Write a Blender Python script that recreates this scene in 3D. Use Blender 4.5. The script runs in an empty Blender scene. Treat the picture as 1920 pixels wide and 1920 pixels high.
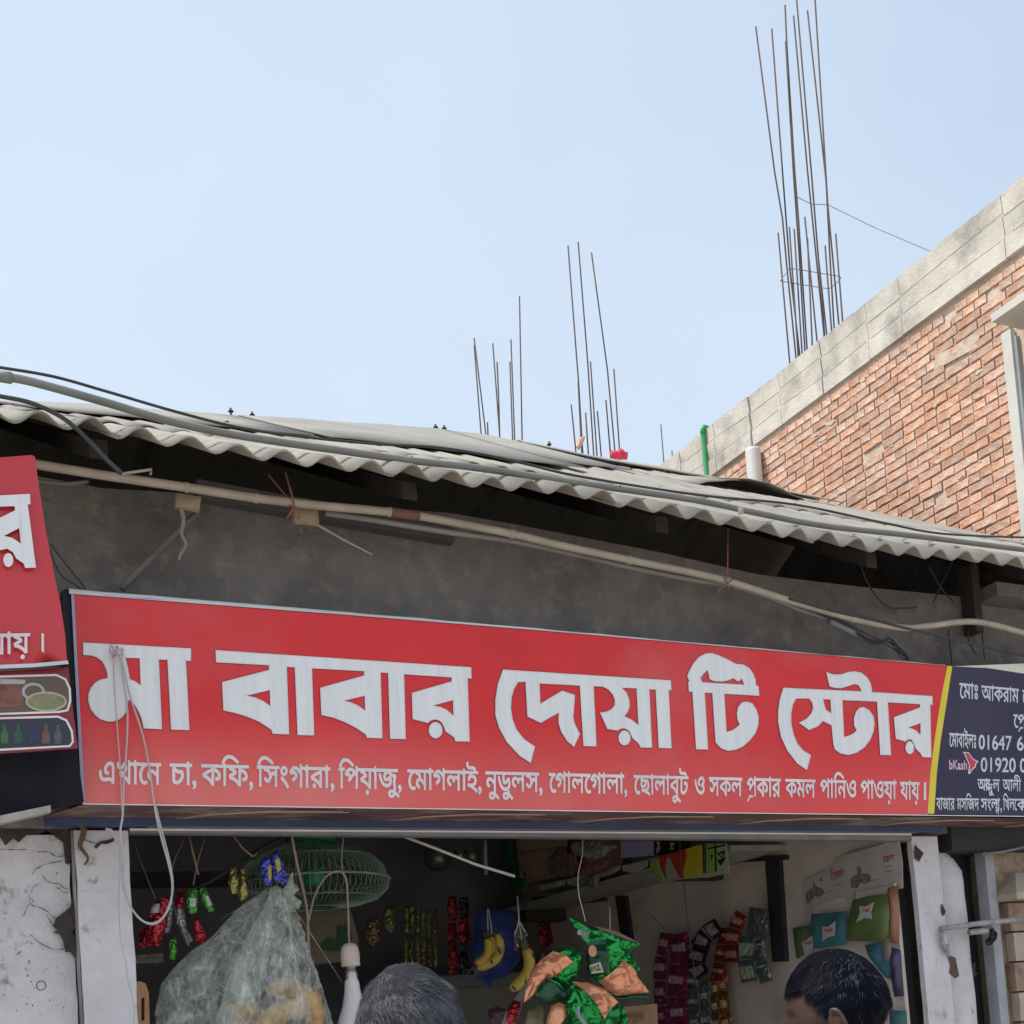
import bpy, bmesh, math, random
from mathutils import Vector, Matrix, noise
from mathutils.geometry import delaunay_2d_cdt
random.seed(7)
S = bpy.context.scene
COL = S.collection
# ------------------------------------------------------------------ camera
F = 2400.0; CX = 960.0; CY = 1800.0           # calibration of the photograph (pixels of the 1920 px picture)
ax = Vector((4840/F, 210/F, -1)).normalized()  # street front direction, seen from the camera
ay = Vector((-1196/F, -236/F, -1)); ay = (ay - ax*ay.dot(ax)).normalized()
az = ax.cross(ay)
M3 = Matrix((ax, ay, az))
CAM = Vector((0, 0, 1.55))
cd = bpy.data.cameras.new('camera'); cam = bpy.data.objects.new('camera', cd); COL.objects.link(cam)
cam.matrix_world = Matrix.Translation(CAM) @ M3.to_4x4()
cd.sensor_width = 36; cd.lens = F/1920*36; cd.shift_x = 0; cd.shift_y = (CY-960)/1920
cd.clip_start = 0.05; cd.clip_end = 3000
S.camera = cam
# ------------------------------------------------------------------ sky, sun, exposure
SUN_DIR = Vector((-0.50, 0.12, 0.80)).normalized()
elev = math.asin(SUN_DIR.z)
W = bpy.data.worlds.new('World'); S.world = W; W.use_nodes = True
nt = W.node_tree; bg = nt.nodes['Background']
sky = nt.nodes.new('ShaderNodeTexSky'); sky.sky_type = 'NISHITA'; sky.sun_disc = False
sky.sun_elevation = elev; sky.sun_rotation = math.atan2(SUN_DIR.x, SUN_DIR.y)
sky.air_density = 1.0; sky.dust_density = 2.0; sky.ozone_density = 1.5; sky.altitude = 0
tc = nt.nodes.new('ShaderNodeTexCoord')
hz = nt.nodes.new('ShaderNodeTexNoise'); hz.inputs['Scale'].default_value = 1.6; hz.inputs['Detail'].default_value = 4
hr = nt.nodes.new('ShaderNodeMapRange'); hr.inputs[1].default_value = .3; hr.inputs[2].default_value = .75; hr.inputs[3].default_value = .62; hr.inputs[4].default_value = .97
hm = nt.nodes.new('ShaderNodeMixRGB'); hm.inputs[2].default_value = (3.3, 3.85, 4.5, 1)
nt.links.new(tc.outputs['Generated'], hz.inputs['Vector']); nt.links.new(hz.outputs['Fac'], hr.inputs[0]); nt.links.new(hr.outputs[0], hm.inputs[0])
nt.links.new(sky.outputs[0], hm.inputs[1]); nt.links.new(hm.outputs[0], bg.inputs[0]); bg.inputs[1].default_value = 0.14
sl = bpy.data.lights.new('sun', 'SUN'); sl.energy = 2.6; sl.angle = math.radians(0.6); sl.color = (1, .95, .87)
so = bpy.data.objects.new('sun', sl); COL.objects.link(so); so.rotation_euler = SUN_DIR.to_track_quat('Z', 'Y').to_euler(); so.location = (-10, 0, 20)
vs = S.view_settings; vs.view_transform = 'Standard'; vs.look = 'None'; vs.gamma = 1; vs.use_curve_mapping = False; vs.exposure = 0.66
try:
    S.cycles.max_bounces = 8; S.cycles.transparent_max_bounces = 12
except Exception: pass
# ------------------------------------------------------------------ pixels -> places
def ray(px, py): return M3 @ Vector(((px-CX)/F, (CY-py)/F, -1))
def P(px, py, Y=None, X=None, Z=None, D=None):
    d = ray(px, py)
    if Y is not None: t = Y/d.y
    elif X is not None: t = X/d.x
    elif Z is not None: t = (Z-CAM.z)/d.z
    else: t = D
    return CAM + d*t
class Pl:                                     # a vertical wall plane: Y = c (street fronts) or X = c (side walls)
    def __init__(s, ax_, c): s.a = ax_; s.c = c
    def p(s, px, py): return P(px, py, Y=s.c) if s.a == 'Y' else P(px, py, X=s.c)
    def to2(s, px, py):
        v = s.p(px, py); return Vector((v.x if s.a == 'Y' else v.y, v.z))
    def to3(s, a, b, off=0):
        return Vector((a, s.c-off, b)) if s.a == 'Y' else Vector((s.c-off, a, b))
YS = 4.47; YW = 4.75; YE = 4.2; YR = 8.6
SIGN = Pl('Y', YS); WALL = Pl('Y', YW)
# ------------------------------------------------------------------ materials
MATS = {}
def mat(name, col, col2=None, rough=.7, metal=0., scale=8., bump=0., bscale=None, stretch=(1, 1, 1), spec=.5, alpha=1., trans=0., rnd=0., detail=5., lo=.35, hi=.7, col3=None, s3=2., lo3=.6, hi3=.72, coat=0., crinkle=0.):
    if name in MATS: return MATS[name]
    m = bpy.data.materials.new(name); m.use_nodes = True; n = m.node_tree; L = n.links.new
    b = n.nodes['Principled BSDF']
    b.inputs['Roughness'].default_value = rough; b.inputs['Metallic'].default_value = metal
    b.inputs['Specular IOR Level'].default_value = spec; b.inputs['Coat Weight'].default_value = coat
    if alpha < 1: b.inputs['Alpha'].default_value = alpha
    if trans: b.inputs['Transmission Weight'].default_value = trans
    c4 = lambda c: (c[0], c[1], c[2], 1)
    tcn = n.nodes.new('ShaderNodeTexCoord'); mp = n.nodes.new('ShaderNodeMapping'); mp.inputs['Scale'].default_value = stretch
    L(tcn.outputs['Object'], mp.inputs['Vector'])
    out = None
    if col2 is None: col2 = tuple(c*.82 for c in col)
    nz = n.nodes.new('ShaderNodeTexNoise'); nz.inputs['Scale'].default_value = scale; nz.inputs['Detail'].default_value = detail; nz.inputs['Roughness'].default_value = .68 if detail > 8 else .5
    L(mp.outputs[0], nz.inputs['Vector'])
    mr = n.nodes.new('ShaderNodeMapRange'); mr.inputs[1].default_value = lo; mr.inputs[2].default_value = hi
    L(nz.outputs['Fac'], mr.inputs[0])
    mx = n.nodes.new('ShaderNodeMixRGB'); mx.inputs[1].default_value = c4(col); mx.inputs[2].default_value = c4(col2)
    L(mr.outputs[0], mx.inputs[0]); out = mx.outputs[0]
    if col3 is not None:
        n3 = n.nodes.new('ShaderNodeTexNoise'); n3.inputs['Scale'].default_value = s3; n3.inputs['Detail'].default_value = 7; n3.inputs['Roughness'].default_value = .65
        L(mp.outputs[0], n3.inputs['Vector'])
        m3 = n.nodes.new('ShaderNodeMapRange'); m3.inputs[1].default_value = lo3; m3.inputs[2].default_value = hi3; L(n3.outputs['Fac'], m3.inputs[0])
        x3 = n.nodes.new('ShaderNodeMixRGB'); x3.inputs[2].default_value = c4(col3); L(out, x3.inputs[1]); L(m3.outputs[0], x3.inputs[0]); out = x3.outputs[0]
    if rnd:
        oi = n.nodes.new('ShaderNodeObjectInfo'); ge = n.nodes.new('ShaderNodeNewGeometry')
        ad = n.nodes.new('ShaderNodeMath'); ad.operation = 'ADD'; L(oi.outputs['Random'], ad.inputs[0]); L(ge.outputs['Random Per Island'], ad.inputs[1])
        fr = n.nodes.new('ShaderNodeMath'); fr.operation = 'FRACT'; L(ad.outputs[0], fr.inputs[0])
        hs = n.nodes.new('ShaderNodeHueSaturation'); L(out, hs.inputs['Color'])
        r1 = n.nodes.new('ShaderNodeMapRange'); r1.inputs[3].default_value = 1-rnd; r1.inputs[4].default_value = 1+rnd; L(fr.outputs[0], r1.inputs[0]); L(r1.outputs[0], hs.inputs['Value'])
        f2 = n.nodes.new('ShaderNodeMath'); f2.operation = 'MULTIPLY'; f2.inputs[1].default_value = 7.31; L(fr.outputs[0], f2.inputs[0])
        f3 = n.nodes.new('ShaderNodeMath'); f3.operation = 'FRACT'; L(f2.outputs[0], f3.inputs[0])
        r2 = n.nodes.new('ShaderNodeMapRange'); r2.inputs[3].default_value = 1-rnd*1.1; r2.inputs[4].default_value = 1+rnd*.5; L(f3.outputs[0], r2.inputs[0]); L(r2.outputs[0], hs.inputs['Saturation'])
        out = hs.outputs[0]
    L(out, b.inputs['Base Color'])
    if bump:
        bn = n.nodes.new('ShaderNodeTexNoise'); bn.inputs['Scale'].default_value = bscale or scale*4; bn.inputs['Detail'].default_value = 6
        L(mp.outputs[0], bn.inputs['Vector'])
        bu = n.nodes.new('ShaderNodeBump'); bu.inputs['Strength'].default_value = bump; bu.inputs['Distance'].default_value = .01
        L(bn.outputs['Fac'], bu.inputs['Height']); L(bu.outputs[0], b.inputs['Normal'])
    if crinkle:
        vo = n.nodes.new('ShaderNodeTexVoronoi'); vo.feature = 'DISTANCE_TO_EDGE'; vo.inputs['Scale'].default_value = crinkle; vo.inputs['Randomness'].default_value = 1
        nd = n.nodes.new('ShaderNodeTexNoise'); nd.inputs['Scale'].default_value = crinkle*.4; L(mp.outputs[0], nd.inputs['Vector'])
        am = n.nodes.new('ShaderNodeMixRGB'); am.blend_type = 'ADD'; am.inputs[0].default_value = 2.2/crinkle; L(mp.outputs[0], am.inputs[1]); L(nd.outputs['Color'], am.inputs[2]); L(am.outputs[0], vo.inputs['Vector'])
        bu2 = n.nodes.new('ShaderNodeBump'); bu2.inputs['Strength'].default_value = .9; bu2.inputs['Distance'].default_value = .35/crinkle; L(vo.outputs['Distance'], bu2.inputs['Height']); L(bu2.outputs[0], b.inputs['Normal'])
    MATS[name] = m; return m
# ------------------------------------------------------------------ objects
def tag(o, label=None, cat=None, group=None, kind=None):
    if label: o['label'] = label
    if cat: o['category'] = cat
    if group: o['group'] = group
    if kind: o['kind'] = kind
    return o
def empty(name, loc, label, cat, group=None):
    o = bpy.data.objects.new(name, None); COL.objects.link(o); o.location = loc; o.empty_display_size = .1
    return tag(o, label, cat, group)
def link(name, me, parent=None, mats=()):
    for m in mats: me.materials.append(m)
    o = bpy.data.objects.new(name, me); COL.objects.link(o)
    if parent is not None:
        o.parent = parent
        o.matrix_parent_inverse = Matrix.Translation(-Vector(parent.location))
    return o
class MB:
    def __init__(s): s.v = []; s.f = []; s.m = []
    def add(s, vs_, fs, mi=0):
        k = len(s.v); s.v += [tuple(v) for v in vs_]; s.f += [tuple(i+k for i in f) for f in fs]; s.m += [mi]*len(fs); return s
    def box(s, lo, hi, mi=0, jit=0):
        (x0, y0, z0), (x1, y1, z1) = lo, hi
        v = [Vector((x, y, z)) for x in (x0, x1) for y in (y0, y1) for z in (z0, z1)]
        if jit: v = [p+Vector([random.uniform(-jit, jit) for _ in range(3)]) for p in v]
        return s.add(v, [(0, 1, 3, 2), (4, 6, 7, 5), (0, 4, 5, 1), (2, 3, 7, 6), (0, 2, 6, 4), (1, 5, 7, 3)], mi)
    def hexa(s, v, mi=0):                      # v: 4 front corners then 4 back corners
        return s.add(v, [(0, 1, 2, 3), (7, 6, 5, 4), (0, 4, 5, 1), (1, 5, 6, 2), (2, 6, 7, 3), (3, 7, 4, 0)], mi)
    def tube(s, pts, r, n=8, mi=0, cap=True):
        pts = [Vector(p) for p in pts]; rs = r if isinstance(r, (list, tuple)) else [r]*len(pts)
        k0 = len(s.v); up = None
        for i, p in enumerate(pts):
            t = (pts[min(i+1, len(pts)-1)]-pts[max(i-1, 0)]).normalized()
            if up is None: up = t.orthogonal().normalized()
            up = (up-t*up.dot(t)); up = up.normalized() if up.length > 1e-6 else t.orthogonal().normalized()
            w = t.cross(up)
            for j in range(n):
                a = 2*math.pi*j/n; s.v.append(tuple(p+(up*math.cos(a)+w*math.sin(a))*rs[i]))
        for i in range(len(pts)-1):
            for j in range(n):
                a = k0+i*n+j; b = k0+i*n+(j+1) % n; s.f.append((a, b, b+n, a+n)); s.m.append(mi)
        if cap:
            s.f.append(tuple(k0+j for j in reversed(range(n)))); s.m.append(mi)
            s.f.append(tuple(k0+(len(pts)-1)*n+j for j in range(n))); s.m.append(mi)
        return s
    def lathe(s, prof, c, n=24, mi=0, axis=Vector((0, 0, 1))):  # prof: (radius, height)
        c = Vector(c); axis = Vector(axis).normalized(); u = axis.orthogonal().normalized(); w = axis.cross(u); k0 = len(s.v)
        for r, h in prof:
            for j in range(n):
                a = 2*math.pi*j/n; s.v.append(tuple(c+axis*h+(u*math.cos(a)+w*math.sin(a))*max(r, 1e-4)))
        for i in range(len(prof)-1):
            for j in range(n):
                a = k0+i*n+j; b = k0+i*n+(j+1) % n; s.f.append((a, b, b+n, a+n)); s.m.append(mi)
        return s
    def build(s, name, mats, parent=None, smooth=False):
        me = bpy.data.meshes.new(name); me.from_pydata(s.v, [], s.f)
        if not isinstance(mats, (list, tuple)): mats = [mats]
        if smooth: me.shade_smooth()
        o = link(name, me, parent, mats)
        if len(mats) > 1: me.polygons.foreach_set('material_index', s.m)
        me.update(); return o
def catmull(pts, n=6):
    pts = [Vector(p) for p in pts]; out = []
    for i in range(len(pts)-1):
        p0, p1, p2, p3 = pts[max(i-1, 0)], pts[i], pts[i+1], pts[min(i+2, len(pts)-1)]
        for k in range(n):
            t = k/n; out.append(.5*((2*p1)+(p2-p0)*t+(2*p0-5*p1+4*p2-p3)*t*t+(3*p1-p0-3*p2+p3)*t**3))
    out.append(pts[-1]); return out
def tubepx(name, px, m, r, Y=None, X=None, parent=None, n=8, sm=6, smooth=True, Ys=None):
    pts = []
    for i, (a, b) in enumerate(px):
        pts.append(P(a, b, Y=(Ys[i] if Ys else Y), X=X) if (Ys or Y is not None) else P(a, b, X=X))
    c = catmull(pts, sm) if sm > 1 and len(pts) > 2 else pts
    rs = r
    if isinstance(r, (list, tuple)): rs = [r[0]+(r[1]-r[0])*i/(len(c)-1) for i in range(len(c))]
    return (MB().tube([p+Vector((random.uniform(-1, 1), 0, random.uniform(-1, 1)))*.003 for p in c], [random.uniform(.2, 1)*q for q in (rs if isinstance(rs, list) else [rs]*len(c))], n) if name == 'crack' else MB().tube(c, rs, n)).build(name, m, parent, smooth)
def area(l): return .5*sum(l[i][0]*l[(i+1) % len(l)][1]-l[(i+1) % len(l)][0]*l[i][1] for i in range(len(l)))
def winding(p, loops):
    w = 0; x, y = p
    for l in loops:
        n = len(l); j = n-1
        for i in range(n):
            x0, y0 = l[j][0], l[j][1]; x1, y1 = l[i][0], l[i][1]
            if y0 <= y < y1:
                if (x1-x0)*(y-y0)-(x-x0)*(y1-y0) > 0: w += 1
            elif y1 <= y < y0:
                if (x1-x0)*(y-y0)-(x-x0)*(y1-y0) < 0: w -= 1
            j = i
    return w
def inside(p, l): return winding(p, [l]) != 0
def fill(loops, extra=(), extra_loops=()):      # robust triangulation of overlapping outlines, non-zero rule
    vs_ = []; es = []
    for l in list(loops)+list(extra_loops):
        k = len(vs_); n = len(l); vs_ += [Vector((p[0], p[1])) for p in l]; es += [(k+i, k+(i+1) % n) for i in range(n)]
    vs_ += [Vector((p[0], p[1])) for p in extra]
    r = delaunay_2d_cdt(vs_, es, [], 0, 1e-7)
    v, f = r[0], r[2]
    keep = []
    for t in f:
        c = sum((v[i] for i in t), Vector((0, 0)))/len(t)
        if winding(c, loops) != 0: keep.append(tuple(t))
    return v, keep
def orient(loops, holes=()):
    out = []
    for l in loops: out.append(l if area(l) > 0 else l[::-1])
    for l in holes: out.append(l if area(l) < 0 else l[::-1])
    return out
def flat(name, loops, pl, m, off=0., thick=.002, parent=None, holes=(), world=False):
    """a plate cut to an outline that lies on a wall plane, front face `off+thick` before it"""
    cv = (lambda l: [Vector(q) for q in l]) if world else (lambda l: [pl.to2(*q) for q in l])
    L = orient([cv(l) for l in loops], [cv(l) for l in holes])
    v, f = fill(L)
    b = MB()
    fr = [pl.to3(p[0], p[1], off+thick) for p in v]
    flip = pl.a == 'X'
    b.add(fr, [t if not flip else t[::-1] for t in f])
    for l in L:
        n = len(l); q = [pl.to3(p[0], p[1], off+thick) for p in l]+[pl.to3(p[0], p[1], off) for p in l]
        b.add(q, [(i, i+n, (i+1) % n+n, (i+1) % n) if not flip else ((i+1) % n, (i+1) % n+n, i+n, i) for i in range(n)])
    if thick > .004:
        b.add([pl.to3(p[0], p[1], off) for p in v], [t[::-1] if not flip else t for t in f])
    return b.build(name, m, parent)
def ribbon(name, loops, pl, m, w, off, parent=None, closed=True):   # printed outline of width w
    b = MB()
    for l in loops:
        p2 = [pl.to2(*q) for q in l]; n = len(p2); L_ = []; R_ = []
        for i in range(n):
            a = p2[i-1] if (closed or i) else p2[0]; c = p2[(i+1) % n] if (closed or i < n-1) else p2[-1]
            t = (p2[i]-a); t2 = (c-p2[i])
            t = (t.normalized() if t.length else Vector((0, 0)))+(t2.normalized() if t2.length else Vector((0, 0)))
            t = t.normalized() if t.length > 1e-6 else Vector((1, 0)); nn = Vector((-t.y, t.x))*w/2
            L_.append(pl.to3(*(p2[i]+nn), off)); R_.append(pl.to3(*(p2[i]-nn), off))
        k = n if closed else n-1
        b.add(L_+R_, [(i, (i+1) % n, n+(i+1) % n, n+i) for i in range(k)])
    return b.build(name, m, parent)
def dist_loop(p, l):
    d = 1e9
    for i in range(len(l)):
        a = l[i]; b = l[(i+1) % len(l)]; ab = b-a; t = max(0, min(1, (p-a).dot(ab)/(ab.length_squared or 1))); d = min(d, (p-(a+ab*t)).length)
    return d
def pillow(name, loop, pl, mats, bulge=.02, cell=.03, jit=.3, off=0., parent=None, regions=(), flatshade=True, crease=.35, back=.6, seam=.0, fold=None, sub=None):
    """a filled bag or packet: outline on a plane, swollen to both sides, with creases"""
    l2 = [pl.to2(*q) for q in loop]
    foil_ = crease >= .4
    if foil_:
        flatshade = False; cell *= .45; crease *= .12; sd = random.uniform(0, 50); f1 = .55/bulge; f2 = 1.5/bulge
        sub = sub or cell*1.3; bb = bulge
        fold = lambda p: bb*(.62*(1-2.6*abs(noise.noise(Vector((p.x*f1, p.y*f1, sd)))))+.30*(1-2.6*abs(noise.noise(Vector((p.x*f2, p.y*f2*.7, sd+9)))))-.35)
    if area(l2) < 0: l2 = l2[::-1]
    if sub:
        q = []
        for i in range(len(l2)):
            a = l2[i]; b = l2[(i+1) % len(l2)]; k = max(1, int((b-a).length/sub)); q += [a+(b-a)*j/k for j in range(k)]
        l2 = q
    regs = [[pl.to2(*q) for q in r[0]] for r in regions]
    x0 = min(p.x for p in l2); x1 = max(p.x for p in l2); y0 = min(p.y for p in l2); y1 = max(p.y for p in l2)
    ex = []
    nx = max(1, int((x1-x0)/cell)); ny = max(1, int((y1-y0)/cell))
    for i in range(nx+1):
        for j in range(ny+1):
            p = Vector((x0+(i+.5*(j % 2)+random.uniform(-jit, jit))*cell, y0+(j+random.uniform(-jit, jit))*cell))
            if inside(p, l2) and dist_loop(p, l2) > cell*.35: ex.append(p)
    v, f = fill([l2], ex, regs)
    dm = max([dist_loop(p, l2) for p in v]+[1e-4])
    hs = []
    for p in v:
        d = dist_loop(p, l2)
        h = bulge*math.sqrt(max(0, min(1, d/dm)))
        if d > 1e-4: h *= 1+random.uniform(-crease, crease)
        if fold and d > 1e-4: h += fold(p)*min(1, d/(cell*1.5)) if foil_ else fold(p)
        hs.append(h)
    b = MB(); flip = pl.a == 'X'
    for sgn, kk in ((1, 1.), (-1, back)):
        vs_ = [pl.to3(p.x, p.y, off+sgn*hs[i]*kk+(.0006*sgn)) for i, p in enumerate(v)]
        for t in f:
            mi = 0; c = sum((v[i] for i in t), Vector((0, 0)))/len(t)
            for r, rg in zip(regions, regs):
                if inside(c, rg): mi = r[1]
            tt = t if (sgn > 0) != flip else t[::-1]
            k = len(b.v)
            b.f.append(tuple(i+(0 if sgn > 0 else len(v)) for i in tt)); b.m.append(mi)
        b.v += [tuple(q) for q in vs_]
    return b.build(name, mats, parent, not flatshade)
def getfont(txt):
    c = bpy.data.curves.new('t', 'FONT'); c.body = txt; c.size = 1; c.resolution_u = 2
    o = bpy.data.objects.new('t', c); COL.objects.link(o); dg = bpy.context.evaluated_depsgraph_get()
    cu = o.evaluated_get(dg).to_curve(dg, apply_modifiers=False)
    loops = []
    for sp in cu.splines:
        pts = []
        bp = sp.bezier_points; n = len(bp)
        for i in range(n):
            a = bp[i]; b = bp[(i+1) % n]
            p0, p1, p2, p3 = a.co.xy, a.handle_right.xy, b.handle_left.xy, b.co.xy
            st = ((p1-p0).length+(p2-p1).length+(p3-p2).length)/((p3-p0).length+1e-9)
            k = 1 if st < 1.002 else 3
            for j in range(k):
                t = j/k; pts.append(p0*(1-t)**3+p1*3*t*(1-t)**2+p2*3*t*t*(1-t)+p3*t**3)
        if len(pts) > 2: loops.append([p.copy() for p in pts])
    o.to_curve_clear() if hasattr(o, 'to_curve_clear') else None
    bpy.data.objects.remove(o); bpy.data.curves.remove(c)
    return loops
def embolden(loops, w):
    """offset every outline away from its ink; works for fonts drawn either way round"""
    out = []
    sq = [[l[i] for i in range(len(l)) if (l[i]-l[i-1]).length > 1e-5] for l in loops]; sq = [q for q in sq if len(q) > 2]
    A = [area(q) for q in sq]
    for k, q in enumerate(sq):
        root = A[k]
        for j, o in enumerate(sq):
            if j != k and A[j]*A[k] < 0 and abs(A[j]) > abs(A[k]) and inside(q[0], o): root = A[j]
        ww_ = w if root < 0 else -w
        n = len(q); r = []
        for i in range(n):
            t1 = (q[i]-q[i-1]).normalized(); t2 = (q[(i+1) % n]-q[i]).normalized(); t = t1+t2
            t = t.normalized() if t.length > .3 else t1
            r.append(q[i]+Vector((-t.y, t.x))*ww_)
        if root > 0: r = r[::-1]
        out.append(r)
    return out
MAT_H = .63                                       # height of the Bengali head line in font units
def words(name, items, pl, m, off, parent, bold=.012, inset=None):
    """items: (text, x0, x1, headline y at x0, at x1, base y at x0, at x1 [, top height]) in picture pixels on the plane"""
    b = MB()
    for it in items:
        txt, x0, x1, t0, t1, b0, b1 = it[:7]; H = it[7] if len(it) > 7 else MAT_H
        L = []
        for piece in (txt if isinstance(txt, list) else [(txt, 0, 0, 1, 1)]):
            s_, dx, dy, sx, sy = piece
            base = getfont(s_) if not isinstance(s_, tuple) else [[Vector(p) for p in l] for l in s_]
            L += [[Vector((p.x*sx+dx, p.y*sy+dy)) for p in l] for l in base]
        if not L: continue
        w0 = min(p.x for l in L for p in l); w1 = max(p.x for l in L for p in l)
        sg = -1 if sum(area(l) for l in L) < 0 else 1
        L = embolden(L, bold)
        v, f = fill(L)
        sh = 0
        q = []
        for p in v:
            s_ = (p.x-w0)/(w1-w0); tt = p.y/H
            X_ = x0+(x1-x0)*s_; yt = t0+(t1-t0)*s_; yb = b0+(b1-b0)*s_
            a = pl.to2(X_, yb+(yt-yb)*tt); q.append(pl.to3(a.x, a.y, off))
        b.add(q, f)
    return b.build(name, m, parent)
def Zf(ox, oy, sc): return lambda l: [(ox+x/sc, oy+y/sc) for x, y in l]
def circ(c, rx, ry, n=20): return [(c[0]+rx*math.cos(2*math.pi*i/n), c[1]+ry*math.sin(2*math.pi*i/n)) for i in range(n)]
# ------------------------------------------------------------------ material library
concrete = mat('concrete', (.63, .585, .515), (.49, .455, .40), rough=.9, scale=4, bump=.5, bscale=40, col3=(.27, .25, .22), s3=2.4, lo3=.475, hi3=.72, detail=9)
cement = mat('grey cement plaster', (.225, .205, .19), (.125, .115, .11), rough=.95, scale=2.6, bump=1.0, bscale=38, spec=.2, detail=12, col3=(.30, .255, .225), s3=11, lo3=.5, hi3=.78)
white_paint = mat('white limewash', (.66, .63, .645), (.52, .495, .51), rough=.92, scale=5, bump=.9, bscale=26, col3=(.30, .27, .26), s3=13, lo3=.605, hi3=.72, spec=.2, detail=9)
mortar = mat('mortar', (.60, .49, .39), (.46, .355, .27), rough=.95, scale=9, bump=.6, bscale=50)
brick_m = mat('fired brick', (.60, .335, .225), (.48, .24, .16), rough=.92, scale=12, bump=.8, bscale=50, rnd=.17, col3=(.70, .55, .42), s3=8, lo3=.49, hi3=.66)
sheet_m = mat('weathered cement sheet', (.355, .325, .275), (.26, .238, .20), rough=.88, scale=7, bump=.35, bscale=60, rnd=.12, col3=(.15, .135, .115), s3=5, lo3=.54, hi3=.74, stretch=(1, .22, .22), detail=9)
cap_m = mat('ridge cap cement', (.36, .34, .295), (.29, .275, .24), rough=.88, scale=3, bump=.3, bscale=50, rnd=.08, col3=(.19, .175, .15), s3=3, lo3=.62, hi3=.8)
dark_wood = mat('dark sooty timber', (.05, .042, .036), (.03, .026, .024), rough=.9, scale=12, bump=.4)
pale_wood = mat('pale timber block', (.34, .25, .17), (.25, .18, .12), rough=.85, scale=20, bump=.3)
bamboo = mat('dry bamboo', (.42, .36, .29), (.33, .28, .22), rough=.7, scale=9, bump=.15, col3=(.24, .17, .13), s3=5, lo3=.6, hi3=.75)
greypipe = mat('dusty grey pipe', (.25, .245, .22), (.19, .185, .165), rough=.7, scale=6, bump=.1)
black_cable = mat('black cable', (.035, .035, .037), (.05, .05, .05), rough=.6)
rust = mat('rusty rebar', (.09, .075, .07), (.14, .085, .06), rough=.85, metal=.3, scale=6)
steelwire = mat('thin steel wire', (.25, .25, .25), rough=.5, metal=.5)
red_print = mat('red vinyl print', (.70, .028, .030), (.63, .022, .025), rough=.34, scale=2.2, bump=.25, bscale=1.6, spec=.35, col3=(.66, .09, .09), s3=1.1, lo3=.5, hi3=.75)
letter_m = mat('silver grey letter print', (.79, .79, .79), (.71, .715, .72), rough=.4, scale=3, stretch=(16, 1, 1), col3=(.52, .53, .55), s3=6, lo3=.6, hi3=.8)
outline_m = mat('pinkish white letter edge', (.80, .70, .70), rough=.35)
shade_m = mat('dark red print edge', (.28, .03, .04), rough=.35)
white_print = mat('white vinyl print', (.76, .70, .70), rough=.35)
yellow_print = mat('yellow vinyl print', (.75, .60, .03), (.68, .54, .03), rough=.35)
navy_print = mat('navy vinyl print', (.030, .022, .060), (.045, .038, .07), rough=.35, scale=2, spec=.25)
blue_edge = mat('dark blue sign edge', (.03, .045, .11), (.05, .07, .15), rough=.5, scale=6)
tin = mat('pale folded sign top', (.62, .64, .66), (.45, .48, .5), rough=.4, scale=4)
soffit_m = mat('dim picture print', (.20, .10, .085), (.09, .045, .05), rough=.35, scale=3.5, stretch=(1, 3, 3), col3=(.34, .27, .2), s3=4, lo3=.52, hi3=.62)
steel_grey = mat('painted grey steel', (.22, .21, .21), (.15, .15, .155), rough=.6, scale=6)
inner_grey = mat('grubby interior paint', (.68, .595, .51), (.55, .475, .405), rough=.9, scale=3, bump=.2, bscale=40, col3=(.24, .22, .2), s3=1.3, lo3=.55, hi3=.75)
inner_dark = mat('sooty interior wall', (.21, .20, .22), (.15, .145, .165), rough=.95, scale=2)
ground_m = mat('dusty paving', (.50, .45, .39), (.38, .345, .30), rough=.95, scale=1.5, bump=.3, bscale=20)
black_m = mat('near black', (.012, .012, .014), rough=.7)
chip_m = mat('exposed dark masonry', (.07, .058, .05), (.025, .022, .02), rough=.95, scale=20, bump=.5)
# ------------------------------------------------------------------ ground
g = MB().box((-600, -600, -.3), (600, 600, 0)).build('ground', ground_m); tag(g, 'flat dusty street in front of the shops', None, kind='structure')
# ------------------------------------------------------------------ shop building
XL, XRW = 0.647, 4.53
BD = empty('shop_building', (2.6, 4.75, 0), 'long single storey shop row of grey cement under a corrugated roof', 'shop building')
YB = 8.9
XA, XZ = -3.2, 7.75
wt = [(0, 880), (190, 915), (350, 925), (550, 940), (845, 962), (960, 982), (1235, 1035), (1420, 1077), (1610, 1100), (1920, 1130)]
top = [WALL.to2(*q) for q in wt]
poly = [(XA, 2.42), (XZ, 2.42), (XZ, top[-1][1]), *[(p[0], p[1]) for p in reversed(top)], (XA, top[0][1])]
flat('front_wall', [poly], WALL, cement, off=-.13, thick=.13, parent=BD, world=True)
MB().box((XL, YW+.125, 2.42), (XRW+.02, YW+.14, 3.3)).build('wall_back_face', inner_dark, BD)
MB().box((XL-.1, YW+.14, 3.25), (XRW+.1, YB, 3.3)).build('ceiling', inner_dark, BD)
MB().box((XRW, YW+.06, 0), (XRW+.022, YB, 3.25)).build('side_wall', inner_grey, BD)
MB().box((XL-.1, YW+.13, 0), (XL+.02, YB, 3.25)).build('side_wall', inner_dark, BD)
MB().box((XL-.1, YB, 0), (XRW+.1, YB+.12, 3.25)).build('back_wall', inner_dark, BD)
MB().box((XL, YW+.13, .0), (XRW, YB, .05)).build('shop_floor', inner_grey, BD)
MB().box((XA, YB+.15+2.6, 0), (XZ, YB+.27+2.6, 4.2)).build('rear_wall', cement, BD)
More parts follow.
